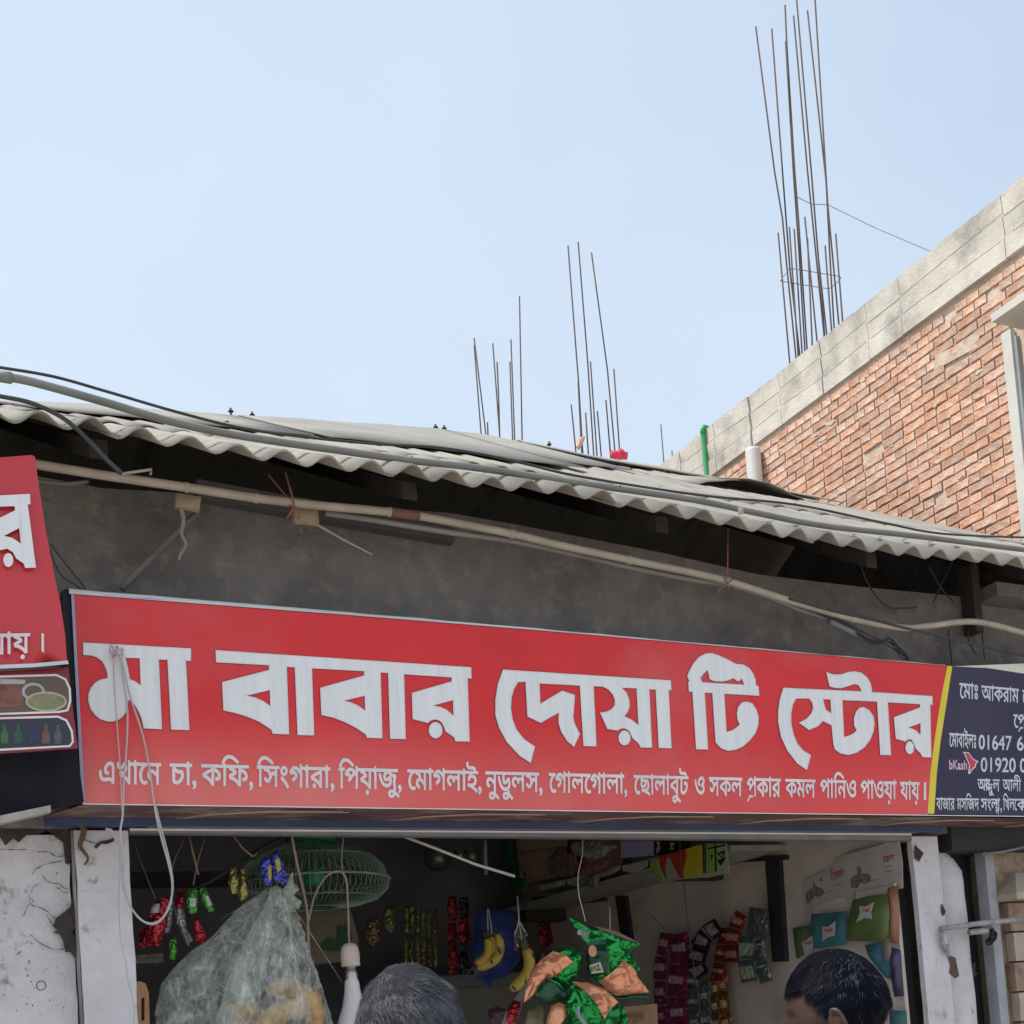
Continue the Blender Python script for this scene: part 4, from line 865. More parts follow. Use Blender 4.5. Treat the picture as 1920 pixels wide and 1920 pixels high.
# ------------------------------------------------------------------ the left sign
LS = empty('left_sign', P(60, 1250, Y=4.25), 'cropped red banner at the left edge hanging above food pictures', 'sign')
LP_ = Pl('Y', 4.25)
G_ = Zf(0, 840, 3.256)
face = [(-120, 860), (0, 858), (60, 853), (66, 858), (72, 905), (85, 990), (100, 1070), (113, 1130), (122, 1190), (126, 1243), (60, 1249), (-120, 1256)]
fold = lambda p: .012*math.sin(p.x*38+p.y*9)*max(0, min(1, (3.25-p.y)*2.2))
lred = mat('glossy red banner', (.58, .04, .05), (.54, .035, .045), rough=.22, scale=2)
pillow('banner_face', face, LP_, lred, .004, .05, .25, parent=LS, flatshade=False, crease=.1, back=0, fold=fold, sub=.05)
lw = [G_([(-80, 312), (178, 298), (182, 360), (165, 362), (215, 745), (150, 748), (140, 720), (95, 690), (75, 652), (40, 630), (0, 640), (-80, 600), (-80, 480), (0, 442), (88, 398), (85, 372), (-80, 378)]), G_(circ((47, 700), 30, 42))]
lh = [G_([(20, 553), (113, 505), (123, 600), (70, 565)])]
flat('headline_letter', lw, LP_, letter_m, .022, .001, LS, holes=lh)
g_ = lambda t, x0, x1, y0, y1, b0, b1: (t, x0/3.256, x1/3.256, 840+y0/3.256, 840+y1/3.256, 840+b0/3.256, 840+b1/3.256)
words('menu_lettering', [g_('যায়', -75, 178, 1150, 1145, 1275, 1262), g_('।', 250, 262, 1145, 1148, 1250, 1260)], LP_, white_print, .0225, LS, bold=.02)
ribbon('bottom_edge', [[(-60, 1255), (60, 1250), (127, 1244)]], LP_, tin, .012, .014, LS, False)
PP = Pl('Y', 4.28)
flat('picture_panel', [[(-100, 1262), (0, 1260), (128, 1252), (132, 1300), (140, 1360), (146, 1404), (0, 1414), (-100, 1420)]], PP, mat('dark red picture panel', (.22, .02, .03), rough=.35), 0, .006, LS)
pic = [[(-90, 1272), (0, 1270), (105, 1267), (122, 1275), (130, 1292), (131, 1315), (126, 1333), (110, 1336), (0, 1340), (-90, 1342)], [(-90, 1350), (0, 1348), (108, 1345), (124, 1352), (134, 1372), (136, 1392), (130, 1400), (0, 1407), (-90, 1410)]]
for q, c in zip(pic, ((.13, .085, .06), (.03, .03, .045))):
    flat('picture', [q], PP, mat('picture ground %d' % int(c[0]*100), c, rough=.35), .006, .001, LS); ribbon('picture_border', [q], PP, outline_m, .007, .0085, LS)
flat('tea_glass', [[(0, 1283), (38, 1283), (42, 1325), (5, 1328), (0, 1328)]], PP, mat('tea print', (.27, .10, .05), (.12, .05, .035), scale=30, rough=.4), .0075, .001, LS)
flat('glass_rim', [[(0, 1274), (48, 1276), (46, 1284), (0, 1284)]], PP, mat('pale rim print', (.42, .38, .34), rough=.4), .0078, .001, LS)
ribbon('cup_handle', [circ((62, 1298), 19, 14)], PP, mat('silver print', (.4, .39, .4), rough=.4), .009, .0085, LS)
flat('lime_slice', [circ((86, 1317), 37, 17, 24)], PP, mat('lime print', (.26, .25, .14), (.15, .16, .08), rough=.4, scale=30), .0085, .001, LS); ribbon('lime_rind', [circ((86, 1317), 37, 17, 24)], PP, mat('rind print', (.45, .42, .25), rough=.4), .006, .0098, LS)
for k, (x, c, w) in enumerate(((8, (.05, .13, .05), 14), (34, (.03, .09, .07), 15), (62, (.035, .045, .12), 17), (86, (.18, .075, .05), 15), (108, (.12, .12, .13), 13))):
    flat('bottle_picture', [[(x-w*.5, 1396), (x-w*.5, 1376), (x-w*.2, 1368), (x-w*.2, 1360), (x+w*.2, 1360), (x+w*.2, 1368), (x+w*.5, 1376), (x+w*.5, 1395)]], PP, mat('bottle print %d' % k, c, tuple(q*.5 for q in c), rough=.4, scale=25), .0075, .001, LS)
th(flat('dark_shutter', [[(-150, 1412), (142, 1404), (156, 1505), (100, 1517), (-150, 1550)]], Pl('Y', 4.42), mat('dark shutter panel', (.012, .012, .018), (.018, .018, .025), rough=.8, spec=.15), 0, .02), 'dark panel below the food pictures at the left edge', 'panel')
p = P(-20, 1538, Y=4.38); q = P(95, 1514, Y=4.38)
th(MB().hexa([p-Vector((0, 0, .018)), q-Vector((0, 0, .014)), q+Vector((0, 0, .008)), p+Vector((0, 0, .008))]+[v+Vector((0, .04, 0)) for v in (p-Vector((0, 0, .018)), q-Vector((0, 0, .014)), q+Vector((0, 0, .008)), p+Vector((0, 0, .008)))]).build('pale_batten', mat('pale worn batten', (.42, .40, .36), (.3, .28, .25), rough=.8, scale=20)), 'pale worn batten under the dark panel at the left edge', 'batten')
# ------------------------------------------------------------------ inside the shop
Yi = 4.95
def TP(name, px, m, r, Y, lab, cat, group=None, sm=6): return th(tubepx(name, px, m, r, Y=Y, sm=sm), lab, cat, group)
stickm = mat('brown twig', (.26, .17, .12), rough=.9)
TP('hanging_strip', [(352, 1555), (362, 1600), (372, 1640)], stickm, .004, Yi, 'brown strip hanging straight down above the red packets', 'strip', sm=1)
TP('hanging_strip', [(352, 1560), (330, 1605), (322, 1630)], mat('dull strip', (.12, .11, .11), rough=.9), .0025, Yi, 'dull strip slanting left above the red packets', 'strip', sm=1)
TP('hanging_strip', [(388, 1560), (372, 1610), (362, 1660)], mat('dull strip', (.12, .11, .11), rough=.9), .0035, Yi, 'dull strip slanting left over the green packets', 'strip', sm=1)
TP('hanging_strip', [(434, 1562), (455, 1590), (474, 1606), (482, 1600)], stickm, .004, Yi, 'brown twig slanting down toward the gold packets', 'strip', sm=1)
TP('thin_thread', [(245, 1560), (262, 1610), (285, 1670), (292, 1685)], mat('dull strip', (.12, .11, .11), rough=.9), .0018, Yi, 'thin dark thread hanging in the upper left of the opening', 'thread', sm=2)
TP('dark_rod', [(370, 1665), (400, 1650), (500, 1585), (545, 1562)], black_m, .007, Yi+.06, 'dark rod the packets hang from, slanting to the right', 'rod', sm=1)
pvc = mat('aged brown flex', (.34, .24, .20), rough=.6)
TP('lamp_cord', [(546, 1560), (555, 1610), (566, 1660), (576, 1710), (578, 1760), (582, 1800), (588, 1818)], pvc, .0055, Yi-.04, 'brown flex hanging down beside the clear bread bag', 'cord')
TP('lamp_cord', [(579, 1725), (590, 1680), (610, 1645), (632, 1634), (648, 1645), (652, 1690), (654, 1750), (655, 1775)], pvc, .0042, Yi-.04, 'brown flex arching over to the bulb holder', 'cord')
TP('upper_wire', [(645, 1562), (641, 1600), (642, 1636), (650, 1650)], mat('grey green wire', (.2, .24, .2), rough=.7), .003, Yi, 'grey green wire meeting the lamp cord under the rail', 'wire')
BL = empty('light_bulb', P(655, 1800, Y=4.85), 'white bulb in a cream holder hanging on brown flex', 'light bulb')
c0 = P(655, 1770, Y=4.85); k = 4.85/ray(655, 1800).y*1.0
sc_ = (P(672, 1770, Y=4.85)-P(638, 1770, Y=4.85)).length/2
hold = mat('cream bakelite', (.55, .46, .40), rough=.5)
MB().lathe([(.2*sc_, .1*sc_), (.6*sc_, 0), (.9*sc_, -.4*sc_), (sc_, -1*sc_), (1.0*sc_, -1.75*sc_), (.98*sc_, -1.8*sc_), (.98*sc_, -1.95*sc_), (1.0*sc_, -2.0*sc_), (1.0*sc_, -2.35*sc_), (.3*sc_, -2.4*sc_)], c0, 20).build('holder', hold, BL, True)
MB().lathe([(.52*sc_, -2.38*sc_), (.52*sc_, -2.8*sc_), (.62*sc_, -2.82*sc_), (.62*sc_, -3.1*sc_), (.66*sc_, -3.2*sc_), (.66*sc_, -3.8*sc_)], c0, 18).build('metal_cap', mat('brushed cap', (.5, .45, .4), rough=.3, metal=.8), BL, True)
MB().lathe([(.66*sc_, -3.75*sc_), (.75*sc_, -4.0*sc_), (.85*sc_, -5.0*sc_), (1.15*sc_, -6.5*sc_), (1.7*sc_, -8*sc_), (1.9*sc_, -9.2*sc_), (1.7*sc_, -10.4*sc_), (1.0*sc_, -11.3*sc_), (.01, -11.6*sc_)], c0, 24).build('bulb_body', mat('milky bulb', (.60, .55, .56), (.56, .51, .52), rough=.35), BL, True)
# cage fan
FN = empty('cage_fan', P(585, 1640, Y=6.1), 'dusty green cage fan hanging from the ceiling behind the rail', 'fan')
fc = P(587, 1650, Y=6.1); R_ = (P(723, 1645, Y=6.1)-P(587, 1645, Y=6.1)).length*.98
fan_g = mat('dusty green wire', (.24, .36, .28), (.17, .26, .2), rough=.7, scale=10); fan_b = mat('green motor plastic', (.03, .34, .17), (.03, .26, .13), rough=.45)
prof = [(.25, .150), (.36, .140), (.62, .110), (.82, .078), (.93, .045), (1.0, -.01)]
low = [(1.0, -.02), (.98, -.05), (.85, -.085), (.62, -.105), (.3, -.112)]
b = MB()
for kk in range(72):
    a = 2*math.pi*kk/72
    b.tube([fc+Vector((math.cos(a)*r*R_, math.sin(a)*r*R_, h*1.25)) for r, h in prof], .0032, 4)
    b.tube([fc+Vector((math.cos(a)*r*R_, math.sin(a)*r*R_, h*1.25)) for r, h in low], .002, 4)
tag(b.build('cage_wires', fan_g, FN), kind='stuff')
def ring(r, h, t): return [fc+Vector((math.cos(a*math.pi/24)*r*R_, math.sin(a*math.pi/24)*r*R_, h*1.25)) for a in range(49)]
for r, h, t in ((1.005, -.012, .008), (.82, .078, .004), (.36, .14, .004), (.3, -.112, .004), (.85, -.085, .003)): MB().tube(ring(r, h, t), t, 6).build('cage_ring', fan_g, FN, True)
MB().lathe([(.0, .36), (.09, .36), (.115, .33), (.125, .26), (.12, .19), (.10, .17), (.0, .17)], fc, 24).build('motor', fan_b, FN, True)
MB().tube([fc+Vector((0, 0, .34)), fc+Vector((0, 0, .75))], .015, 8).build('down_rod', steel_grey, FN, True)
for kk in range(3):
    a0 = kk*2.094+.4; b = MB(); v = []
    for i in range(7):
        r = .08+(.78*R_-.08)*i/6; wd = .35-.15*i/6
        for s in (-1, 1): a = a0+s*wd; v.append(fc+Vector((math.cos(a)*r, math.sin(a)*r, .03+s*.035)))
    b.add(v, [(i*2, i*2+1, i*2+3, i*2+2) for i in range(6)]+[(i*2+2, i*2+3, i*2+1, i*2) for i in range(6)]); b.build('blade', mat('pale green blade', (.14, .2, .15), rough=.5), FN)
MB().lathe([(.05, .06), (.06, .0), (.04, -.03), (.0, -.035)], fc, 16).build('hub', fan_b, FN, True)
# printed sack behind the fan
BKp = Pl('Y', 6.6)
SK = pillow('printed_sack', [(560, 1708), (658, 1706), (672, 1760), (673, 1800), (560, 1812), (552, 1760)], BKp, mat('dim cream sack', (.20, .17, .11), (.15, .13, .09), rough=.8), .04, .06, flatshade=False, crease=.1)
th(SK, 'dim cream sack with green leaf print behind the lamp cord', 'sack')
flat('leaf_print', [[(600, 1770), (612, 1760), (628, 1764), (630, 1735), (640, 1745), (645, 1730), (655, 1760), (645, 1785), (610, 1785), (596, 1782)]], BKp, mat('leaf green print', (.02, .09, .04), rough=.8), .05, .002, SK)
# gathered clear bag full of bread
pol = bpy.data.materials.new('clear polythene'); pol.use_nodes = True; n = pol.node_tree; Lk = n.links.new
n.nodes.clear(); outn = n.nodes.new('ShaderNodeOutputMaterial'); tr = n.nodes.new('ShaderNodeBsdfTransparent'); gl = n.nodes.new('ShaderNodeBsdfPrincipled'); mxs = n.nodes.new('ShaderNodeMixShader')
gl.inputs['Base Color'].default_value = (.88, .92, .85, 1); gl.inputs['Roughness'].default_value = .13; gl.inputs['Specular IOR Level'].default_value = .9; gl.inputs['Metallic'].default_value = .15; tr.inputs[0].default_value = (.93, .95, .93, 1)
tcn = n.nodes.new('ShaderNodeTexCoord'); nz2 = n.nodes.new('ShaderNodeTexNoise'); nz2.inputs['Scale'].default_value = 14; nz2.inputs['Detail'].default_value = 6; nz2.inputs['Distortion'].default_value = .6; Lk(tcn.outputs['Object'], nz2.inputs['Vector'])
mr2 = n.nodes.new('ShaderNodeMapRange'); mr2.inputs[1].default_value = .35; mr2.inputs[2].default_value = .7; mr2.inputs[3].default_value = .03; mr2.inputs[4].default_value = .29; Lk(nz2.outputs['Fac'], mr2.inputs[0]); lw_ = n.nodes.new('ShaderNodeLayerWeight'); lw_.inputs[0].default_value = .35; ma_ = n.nodes.new('ShaderNodeMath'); ma_.operation = 'ADD'; ma_.use_clamp = True; cr = n.nodes.new('ShaderNodeMapRange'); cr.inputs[1].default_value = 0; cr.inputs[2].default_value = .09; cr.inputs[3].default_value = .15; cr.inputs[4].default_value = 0; ca = n.nodes.new('ShaderNodeMath'); ca.operation = 'ADD'; Lk(cr.outputs[0], ca.inputs[0]); Lk(mr2.outputs[0], ca.inputs[1]); Lk(ca.outputs[0], ma_.inputs[0]); CREASE = cr; mu_ = n.nodes.new('ShaderNodeMath'); mu_.operation = 'MULTIPLY'; mu_.inputs[1].default_value = .42; Lk(lw_.outputs['Facing'], mu_.inputs[0]); Lk(mu_.outputs[0], ma_.inputs[1]); Lk(ma_.outputs[0], mxs.inputs[0])
vo = n.nodes.new('ShaderNodeTexVoronoi'); vo.feature = 'DISTANCE_TO_EDGE'; vo.inputs['Scale'].default_value = 11; nlo = n.nodes.new('ShaderNodeTexNoise'); nlo.inputs['Scale'].default_value = 5; nlo.inputs['Detail'].default_value = 1.5; Lk(tcn.outputs['Object'], nlo.inputs['Vector']); mpv = n.nodes.new('ShaderNodeMapping'); mpv.inputs['Scale'].default_value = (1.9, 1, .3); mpv.inputs['Rotation'].default_value = (0, .35, 0); Lk(tcn.outputs['Object'], mpv.inputs['Vector']); av = n.nodes.new('ShaderNodeMixRGB'); av.blend_type = 'ADD'; av.inputs[0].default_value = .35; Lk(mpv.outputs[0], av.inputs[1]); Lk(nlo.outputs['Color'], av.inputs[2]); Lk(av.outputs[0], vo.inputs['Vector']); Lk(vo.outputs['Distance'], CREASE.inputs[0]); bmp = n.nodes.new('ShaderNodeBump'); bmp.inputs['Strength'].default_value = .8; bmp.inputs['Distance'].default_value = .03; Lk(vo.outputs['Distance'], bmp.inputs['Height']); Lk(bmp.outputs[0], gl.inputs['Normal'])
Lk(tr.outputs[0], mxs.inputs[1]); Lk(gl.outputs[0], mxs.inputs[2]); Lk(mxs.outputs[0], outn.inputs['Surface']); MATS['polythene'] = pol
BG = empty('bread_bag', P(525, 1680, Y=4.9), 'large clear polythene bag of bread gathered and tied at the top', 'bag')
def foldb(k, cx):
    tp = Pl('Y', 4.9).to2(*cx)
    def f(p):
        d = p-tp; a = math.atan2(d.x, -d.y); r = d.length
        q = noise.noise(Vector((a*k*.35, r*2.2, k)))+.45*noise.noise(Vector((a*k*.9, r*3, k+4)))
        return (.050*(1-2*abs(q))+.010*noise.noise(Vector((p.x*20, p.y*20, k))))*min(1, r*3.5)
    return f
pillow('bag_film', [(508, 1664), (520, 1660), (533, 1668), (550, 1700), (566, 1740), (580, 1790), (600, 1840), (625, 1925), (580, 1990), (420, 1990), (400, 1930), (430, 1830), (470, 1740), (498, 1700)], Pl('Y', 4.88), pol, .09, .0125, .3, parent=BG, flatshade=False, crease=.01, fold=foldb(24, (522, 1650)), sub=.02)
pillow('bag_film', [(505, 1662), (480, 1680), (450, 1700), (430, 1720), (395, 1758), (360, 1782), (330, 1810), (302, 1845), (290, 1900), (300, 1990), (470, 1990), (480, 1900), (500, 1800), (512, 1700)], Pl('Y', 5.0), pol, .09, .015, .3, parent=BG, flatshade=False, crease=.01, fold=foldb(17, (515, 1640)), sub=.02)
pillow('tied_neck', [(536, 1660), (545, 1640), (549, 1635), (551, 1655), (562, 1668), (550, 1678), (566, 1690), (560, 1706), (548, 1700), (540, 1682), (530, 1684), (528, 1670)], Pl('Y', 4.85), mat('opaque grey polythene', (.36, .38, .33), (.26, .28, .24), rough=.35, scale=20), .015, .012, .3, parent=BG, crease=.6)
pleat_glint = mat('painted film pleat glint', (.42, .45, .41), (.22, .24, .22), rough=.25, spec=.8, scale=40)  # pale tone for thin tubes that draw the film's glints along its pleats
rr = random.Random(21)
for k in range(17):
    if k % 2 and k != 9: continue
    x0, y0 = 522+rr.uniform(-12, 14), 1664+rr.uniform(-3, 6); a = -1.05+1.62*k/16+rr.uniform(-.05, .05); L_ = rr.uniform(70, 230)*(1 if k > 5 else .8)
    pts = [P(x0+math.sin(a)*L_*t*1.0+rr.uniform(-2, 2), y0+math.cos(a)*L_*t*.95, Y=4.80-.0*t+(.05 if k < 6 else 0)) for t in (.03, .25, .5, .75, 1)]
    c = catmull(pts, 4); MB().tube(c, [.0003+rr.uniform(.0002, .0012)*math.sin(math.pi*(i+1)/(len(c)+1)) for i in range(len(c))], 4).build('film_pleat_glint', pleat_glint, BG, True)
for k in range(34):
    x0 = rr.uniform(335, 560); y0 = max(1700, 1930-(x0-300)*.9)+rr.uniform(10, 150)
    if y0 > 1915 or x0 > 540+(y0-1700)*.25: continue
    a = rr.uniform(-1.2, 1.2); L_ = rr.uniform(6, 22); b = MB(); q = [P(x0+math.cos(a)*L_*t, y0+math.sin(a)*L_*t+rr.uniform(-3, 3), Y=4.84) for t in (-1, -.3, .4, 1)]
    b.tube(catmull(q, 3), [.0003]+[rr.uniform(.0004, .0013) for _ in range(8)]+[.0003], 4); b.build('film_crinkle_glint', pleat_glint, BG, True)  # short pale tubes stand in for glints on the crinkled film
brd = mat('golden bread crust', (.52, .31, .12), (.38, .19, .07), rough=.6, scale=10, col3=(.62, .44, .22), s3=7, lo3=.5, hi3=.7)
def loaf(cx, cy, w, h, Y, ang, lab):
    p = P(cx, cy, Y=Y); s = (P(cx+10, cy, Y=Y)-P(cx-10, cy, Y=Y)).length/20; b = MB(); n1, n2 = 16, 12
    for i in range(n1+1):
        t = i/n1; th_ = t*math.pi; rr_ = math.sin(th_)**.6
        cen = Vector((math.cos(th_)*-w*s*.5, 0, 0))
        cen.z += .18*h*s*math.cos(math.cos(th_)*2.2)
        for j in range(n2):
            a = 2*math.pi*j/n2; r = rr_*h*s*.5*(1+.10*math.sin(t*30)+.05*math.cos(a*2))
            q = cen+Vector((0, math.cos(a)*r*.9, math.sin(a)*r)); q = Matrix.Rotation(math.radians(ang), 3, 'Y') @ q; b.v.append(tuple(p+q))
    b.f = [(i*n2+j, i*n2+(j+1) % n2, (i+1)*n2+(j+1) % n2, (i+1)*n2+j) for i in range(n1) for j in range(n2)]; b.m = [0]*len(b.f)
    o = b.build('bread_loaf', brd, None, True); th(o, lab, 'bread', 'golden bread inside the clear bag')
loaf(540, 1868, 85, 52, 4.93, 40, 'uppermost golden bread loaf seen hazily in the clear bag')
loaf(575, 1885, 95, 46, 4.86, 62, 'golden bread loaf curving down the right side of the bag')
loaf(530, 1905, 110, 44, 4.86, -18, 'golden bread loaf lying level at the bottom of the bag')
loaf(455, 1905, 60, 60, 4.95, -40, 'orange brown bread piece at the left of the bag')
th(pillow('dark_parcel', [(330, 1850), (395, 1830), (440, 1860), (450, 1930), (330, 1940)], Pl('Y', 5.15), mat('dim brown parcel', (.13, .07, .05), (.08, .05, .045), rough=.6), .06, .05, flatshade=False), 'dim brown parcel behind the left part of the clear bag', 'parcel')
# orange chair
CHm = mat('orange plastic', (.52, .28, .13), (.42, .2, .09), rough=.4)
CH = empty('plastic_chair', P(262, 1900, Y=5.05)-Vector((0, 0, .6)), 'orange plastic chair back seen just inside the left pillar', 'chair')
ch = Pl('Y', 5.0)
flat('backrest', [[(238, 1852), (240, 1842), (262, 1840), (273, 1844), (279, 1862), (283, 1990), (238, 1990)]], ch, CHm, -.02, .02, CH, holes=[[(265, 1872), (271, 1870), (271, 1912), (265, 1916)]])
bx = P(240, 1990, Y=5.0).x; bx2 = P(283, 1990, Y=5.0).x; bz = P(260, 1990, Y=5.0).z
MB().box((bx-.3, 5.0, bz-.55), (bx2, 5.42, bz-.51)).build('seat', CHm, CH)
for dx in (bx-.28, bx2-.03):
    for dy in (5.02, 5.38): MB().tube([(dx, dy, .05), (dx, dy, bz-.5 if dy > 5.1 else bz+.02)], .018, 8).build('leg', CHm, CH, True)
# hanging packets, left
def packet(loop, m, Y, lab, regions=(), mats=None, bulge=.018, cell=.022, group=None, cat='packet', name='snack_packet', crease=.5):
    return th(pillow(name, loop, Pl('Y', Y), mats or m, bulge, cell, .35, regions=regions, crease=crease), lab, cat, group)
foil = lambda n_, c, r=.25: mat(n_, c, tuple(q*.7 for q in c), rough=r, scale=16, metal=.65, spec=.9, crinkle=38)
redf = foil('red foil', (.45, .02, .03)); greenf = foil('green foil', (.07, .30, .04)); silver = foil('silver foil', (.35, .36, .36)); goldf = foil('gold foil', (.38, .32, .10)); bluef = foil('violet blue foil', (.10, .10, .62)); yel = mat('yellow print', (.55, .55, .10), rough=.4); darkf = foil('dark foil', (.03, .03, .04)); whitef = mat('white foil print', (.5, .52, .48), rough=.35)
packet([(300, 1685), (315, 1680), (318, 1700), (312, 1735), (300, 1775), (285, 1772), (272, 1760), (278, 1725), (285, 1700)], None, 5.05, 'red and white packet hanging left of the flex loop', [([(284, 1695), (298, 1695), (297, 1712), (282, 1712)], 1)], [redf, whitef])
packet([(262, 1745), (290, 1728), (304, 1735), (303, 1760), (290, 1772), (262, 1778)], redf, 5.08, 'dark red packet lowest on the left of the loop')
packet([(312, 1690), (330, 1685), (325, 1720), (318, 1750), (305, 1752), (306, 1725)], silver, 5.12, 'silver packet half hidden behind the flex loop')
packet([(330, 1675), (347, 1672), (345, 1700), (350, 1740), (362, 1762), (352, 1775), (338, 1750), (326, 1710)], None, 5.1, 'long grey and red packet hanging beside the loop', [([(328, 1670), (349, 1670), (346, 1703), (328, 1703)], 1)], [silver, redf])
packet([(355, 1665), (369, 1664), (372, 1690), (368, 1712), (357, 1714), (350, 1700), (352, 1680)], None, 4.98, 'green foil sweet packet on the dark rod', [([(356, 1685), (367, 1685), (366, 1700), (355, 1700)], 1)], [greenf, whitef], .012)
packet([(376, 1664), (386, 1664), (400, 1695), (402, 1708), (392, 1710), (382, 1695), (375, 1678)], None, 4.98, 'second green foil packet tilted to the right', [([(383, 1680), (390, 1680), (397, 1697), (390, 1700)], 1)], [greenf, whitef], .012)
packet([(365, 1718), (372, 1724), (388, 1752), (385, 1768), (366, 1766), (362, 1742)], redf, 5.0, 'small red triangular packet under the green ones')
packet([(318, 1765), (330, 1758), (332, 1780), (328, 1800), (318, 1798)], greenf, 5.0, 'small green packet deep behind the clear bag', bulge=.01)
packet([(432, 1628), (442, 1625), (448, 1650), (444, 1676), (436, 1676), (428, 1655)], goldf, 5.0, 'gold foil packet hanging above the clear bag')
packet([(452, 1628), (460, 1630), (463, 1660), (466, 1680), (452, 1690), (446, 1665)], goldf, 5.03, 'narrow gold packet right beside the first gold one')
packet([(490, 1612), (500, 1606), (508, 1605), (512, 1630), (511, 1658), (500, 1661), (494, 1650), (489, 1630)], None, 4.96, 'violet blue sweet packet on the left of a pair', [([(500, 1625), (509, 1622), (508, 1650), (502, 1652)], 1)], [bluef, yel], .014, .018)
packet([(511, 1600), (520, 1592), (527, 1608), (534, 1630), (541, 1652), (530, 1658), (515, 1650), (511, 1625)], None, 4.95, 'violet blue sweet packet on the right of a pair', [([(514, 1612), (523, 1610), (527, 1630), (518, 1638)], 1)], [bluef, yel], .014, .018)
# crate-like dim shape and white box far left inside
p = P(248, 1790, Y=6.5); q = P(306, 1806, Y=6.5); th(MB().box((p.x, 6.5, q.z), (q.x, 6.7, p.z), jit=.006).build('white_carton', mat('scuffed white carton', (.3, .29, .28), (.1, .1, .1), rough=.7, scale=30)), 'scuffed white carton low behind the left packets', 'carton')
p = P(236, 1640, Y=7.0); q = P(420, 1648, Y=7.0); th(MB().box((XL+.03, 6.9, q.z-.02), (q.x+.3, 7.2, p.z)).build('wall_shelf', dark_wood), 'dark shelf board at the back left of the shop', 'shelf')
# back wall goods
def strip(lab, x0, x1, y0, y1, rows, cols, Y, ms, cat='snack strip', name='snack_strip', lean=0):
    E = empty(name, P((x0+x1)/2, y0, Y=Y), lab, cat, 'snack strips hanging at the back of the shop'); pl = Pl('Y', Y); k = 0
    for r in range(rows):
        for c in range(cols):
            w = (x1-x0)/cols; h = (y1-y0)/rows; ax0 = x0+c*w+lean*(r+.5)+random.uniform(-1, 1); ay = y0+r*h+c*1.5+random.uniform(-2, 2)
            pillow('packet', [(ax0+w*.12, ay), (ax0+w*.75, ay-2), (ax0+w*.9, ay+h*.45), (ax0+w*.8, ay+h*.88), (ax0+w*.2, ay+h*.9), (ax0, ay+h*.4)], pl, ms[(k+r) % len(ms)], .014, .03, parent=E, crease=.6); k += 1
    return E
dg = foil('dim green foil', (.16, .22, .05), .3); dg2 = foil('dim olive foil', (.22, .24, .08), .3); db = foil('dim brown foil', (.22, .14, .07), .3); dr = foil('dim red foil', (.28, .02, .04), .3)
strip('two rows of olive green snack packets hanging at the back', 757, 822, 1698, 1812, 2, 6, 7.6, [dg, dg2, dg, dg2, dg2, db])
strip('column of dark red snack packets beside the green rows', 838, 882, 1682, 1832, 3, 2, 7.6, [dr, darkf, dr])
th(pillow('blue_polybag', [(893, 1706), (960, 1706), (968, 1760), (975, 1800), (950, 1830), (925, 1838), (912, 1865), (908, 1838), (890, 1835), (885, 1780), (890, 1740)], Pl('Y', 7.0), mat('dark blue polythene', (.018, .035, .14), (.03, .06, .22), rough=.3, scale=9), .08, .05, flatshade=False, crease=.3, fold=lambda p: .02*noise.noise(Vector((p.x*9, p.y*9, 2)))), 'dark blue plastic bag hanging behind the bananas', 'bag')
ban = mat('ripe banana skin', (.58, .40, .06), (.50, .33, .05), rough=.5, scale=9, col3=(.05, .03, .015), s3=22, lo3=.6, hi3=.64, stretch=(1, 1, .6))
bstem = mat('blackened banana stem', (.05, .04, .03), rough=.8)
def banana(par, px, Y, r):
    b = MB(); pts = catmull([P(a, c, Y=Y) for a, c in px], 5); n_ = len(pts)
    b.tube(pts, [r*min(1, .35+2.6*math.sin(math.pi*(i+.5)/n_)**1.0*.5) for i in range(n_)], 8); return b.build('banana', ban, par, True)
BA = empty('banana_bunch', P(915, 1750, Y=5.9), 'spotted bananas hanging on string in front of the blue bag', 'bananas')
banana(BA, [(932, 1752), (937, 1775), (932, 1795), (915, 1808), (893, 1815)], 5.9, .026); banana(BA, [(913, 1760), (916, 1780), (908, 1797), (892, 1808)], 5.88, .022); banana(BA, [(921, 1756), (925, 1780), (918, 1800), (898, 1813)], 5.92, .022)
tubepx('stem', [(905, 1755), (915, 1750), (925, 1752), (932, 1756)], bstem, .022, Y=5.92, parent=BA); tubepx('stem_tip', [(893, 1812), (882, 1818), (875, 1826)], bstem, [.012, .006], Y=5.88, parent=BA)
tubepx('string', [(916, 1704), (920, 1730), (922, 1750)], ww, .003, Y=5.9, parent=BA, sm=1); tubepx('string', [(914, 1704), (915, 1746)], ww, .003, Y=5.9, parent=BA, sm=1)
BA = empty('banana_bunch', P(985, 1780, Y=5.6), 'single yellow banana left on a stalk tied with string', 'bananas')
banana(BA, [(984, 1778), (992, 1795), (990, 1820), (975, 1842), (957, 1855)], 5.6, .030)
b = MB(); rr = random.Random(11)
for k in range(10):
    p = P(975+rr.uniform(-8, 14), 1762+rr.uniform(-14, 16), Y=5.6+rr.uniform(-.03, .03)); b.lathe([(.0, .014), (.012, .008), (.014, -.004), (.006, -.014)], p, 7)
b.tube([P(972, 1745, Y=5.6), P(980, 1765, Y=5.6), P(986, 1780, Y=5.6)], .02, 8)
b.build('stalk', mat('cut banana stalk', (.14, .11, .07), (.08, .06, .04), rough=.9, scale=40), BA)
for l in ([(970, 1680), (973, 1725), (965, 1760)], [(973, 1725), (978, 1765)], [(973, 1725), (988, 1755)], [(965, 1745), (966, 1765), (972, 1775)]): tubepx('string', l, ww, .0035, Y=5.58, parent=BA, sm=1)
COm = mat('pale counter front', (.24, .22, .18), (.2, .18, .15), rough=.8, scale=3)
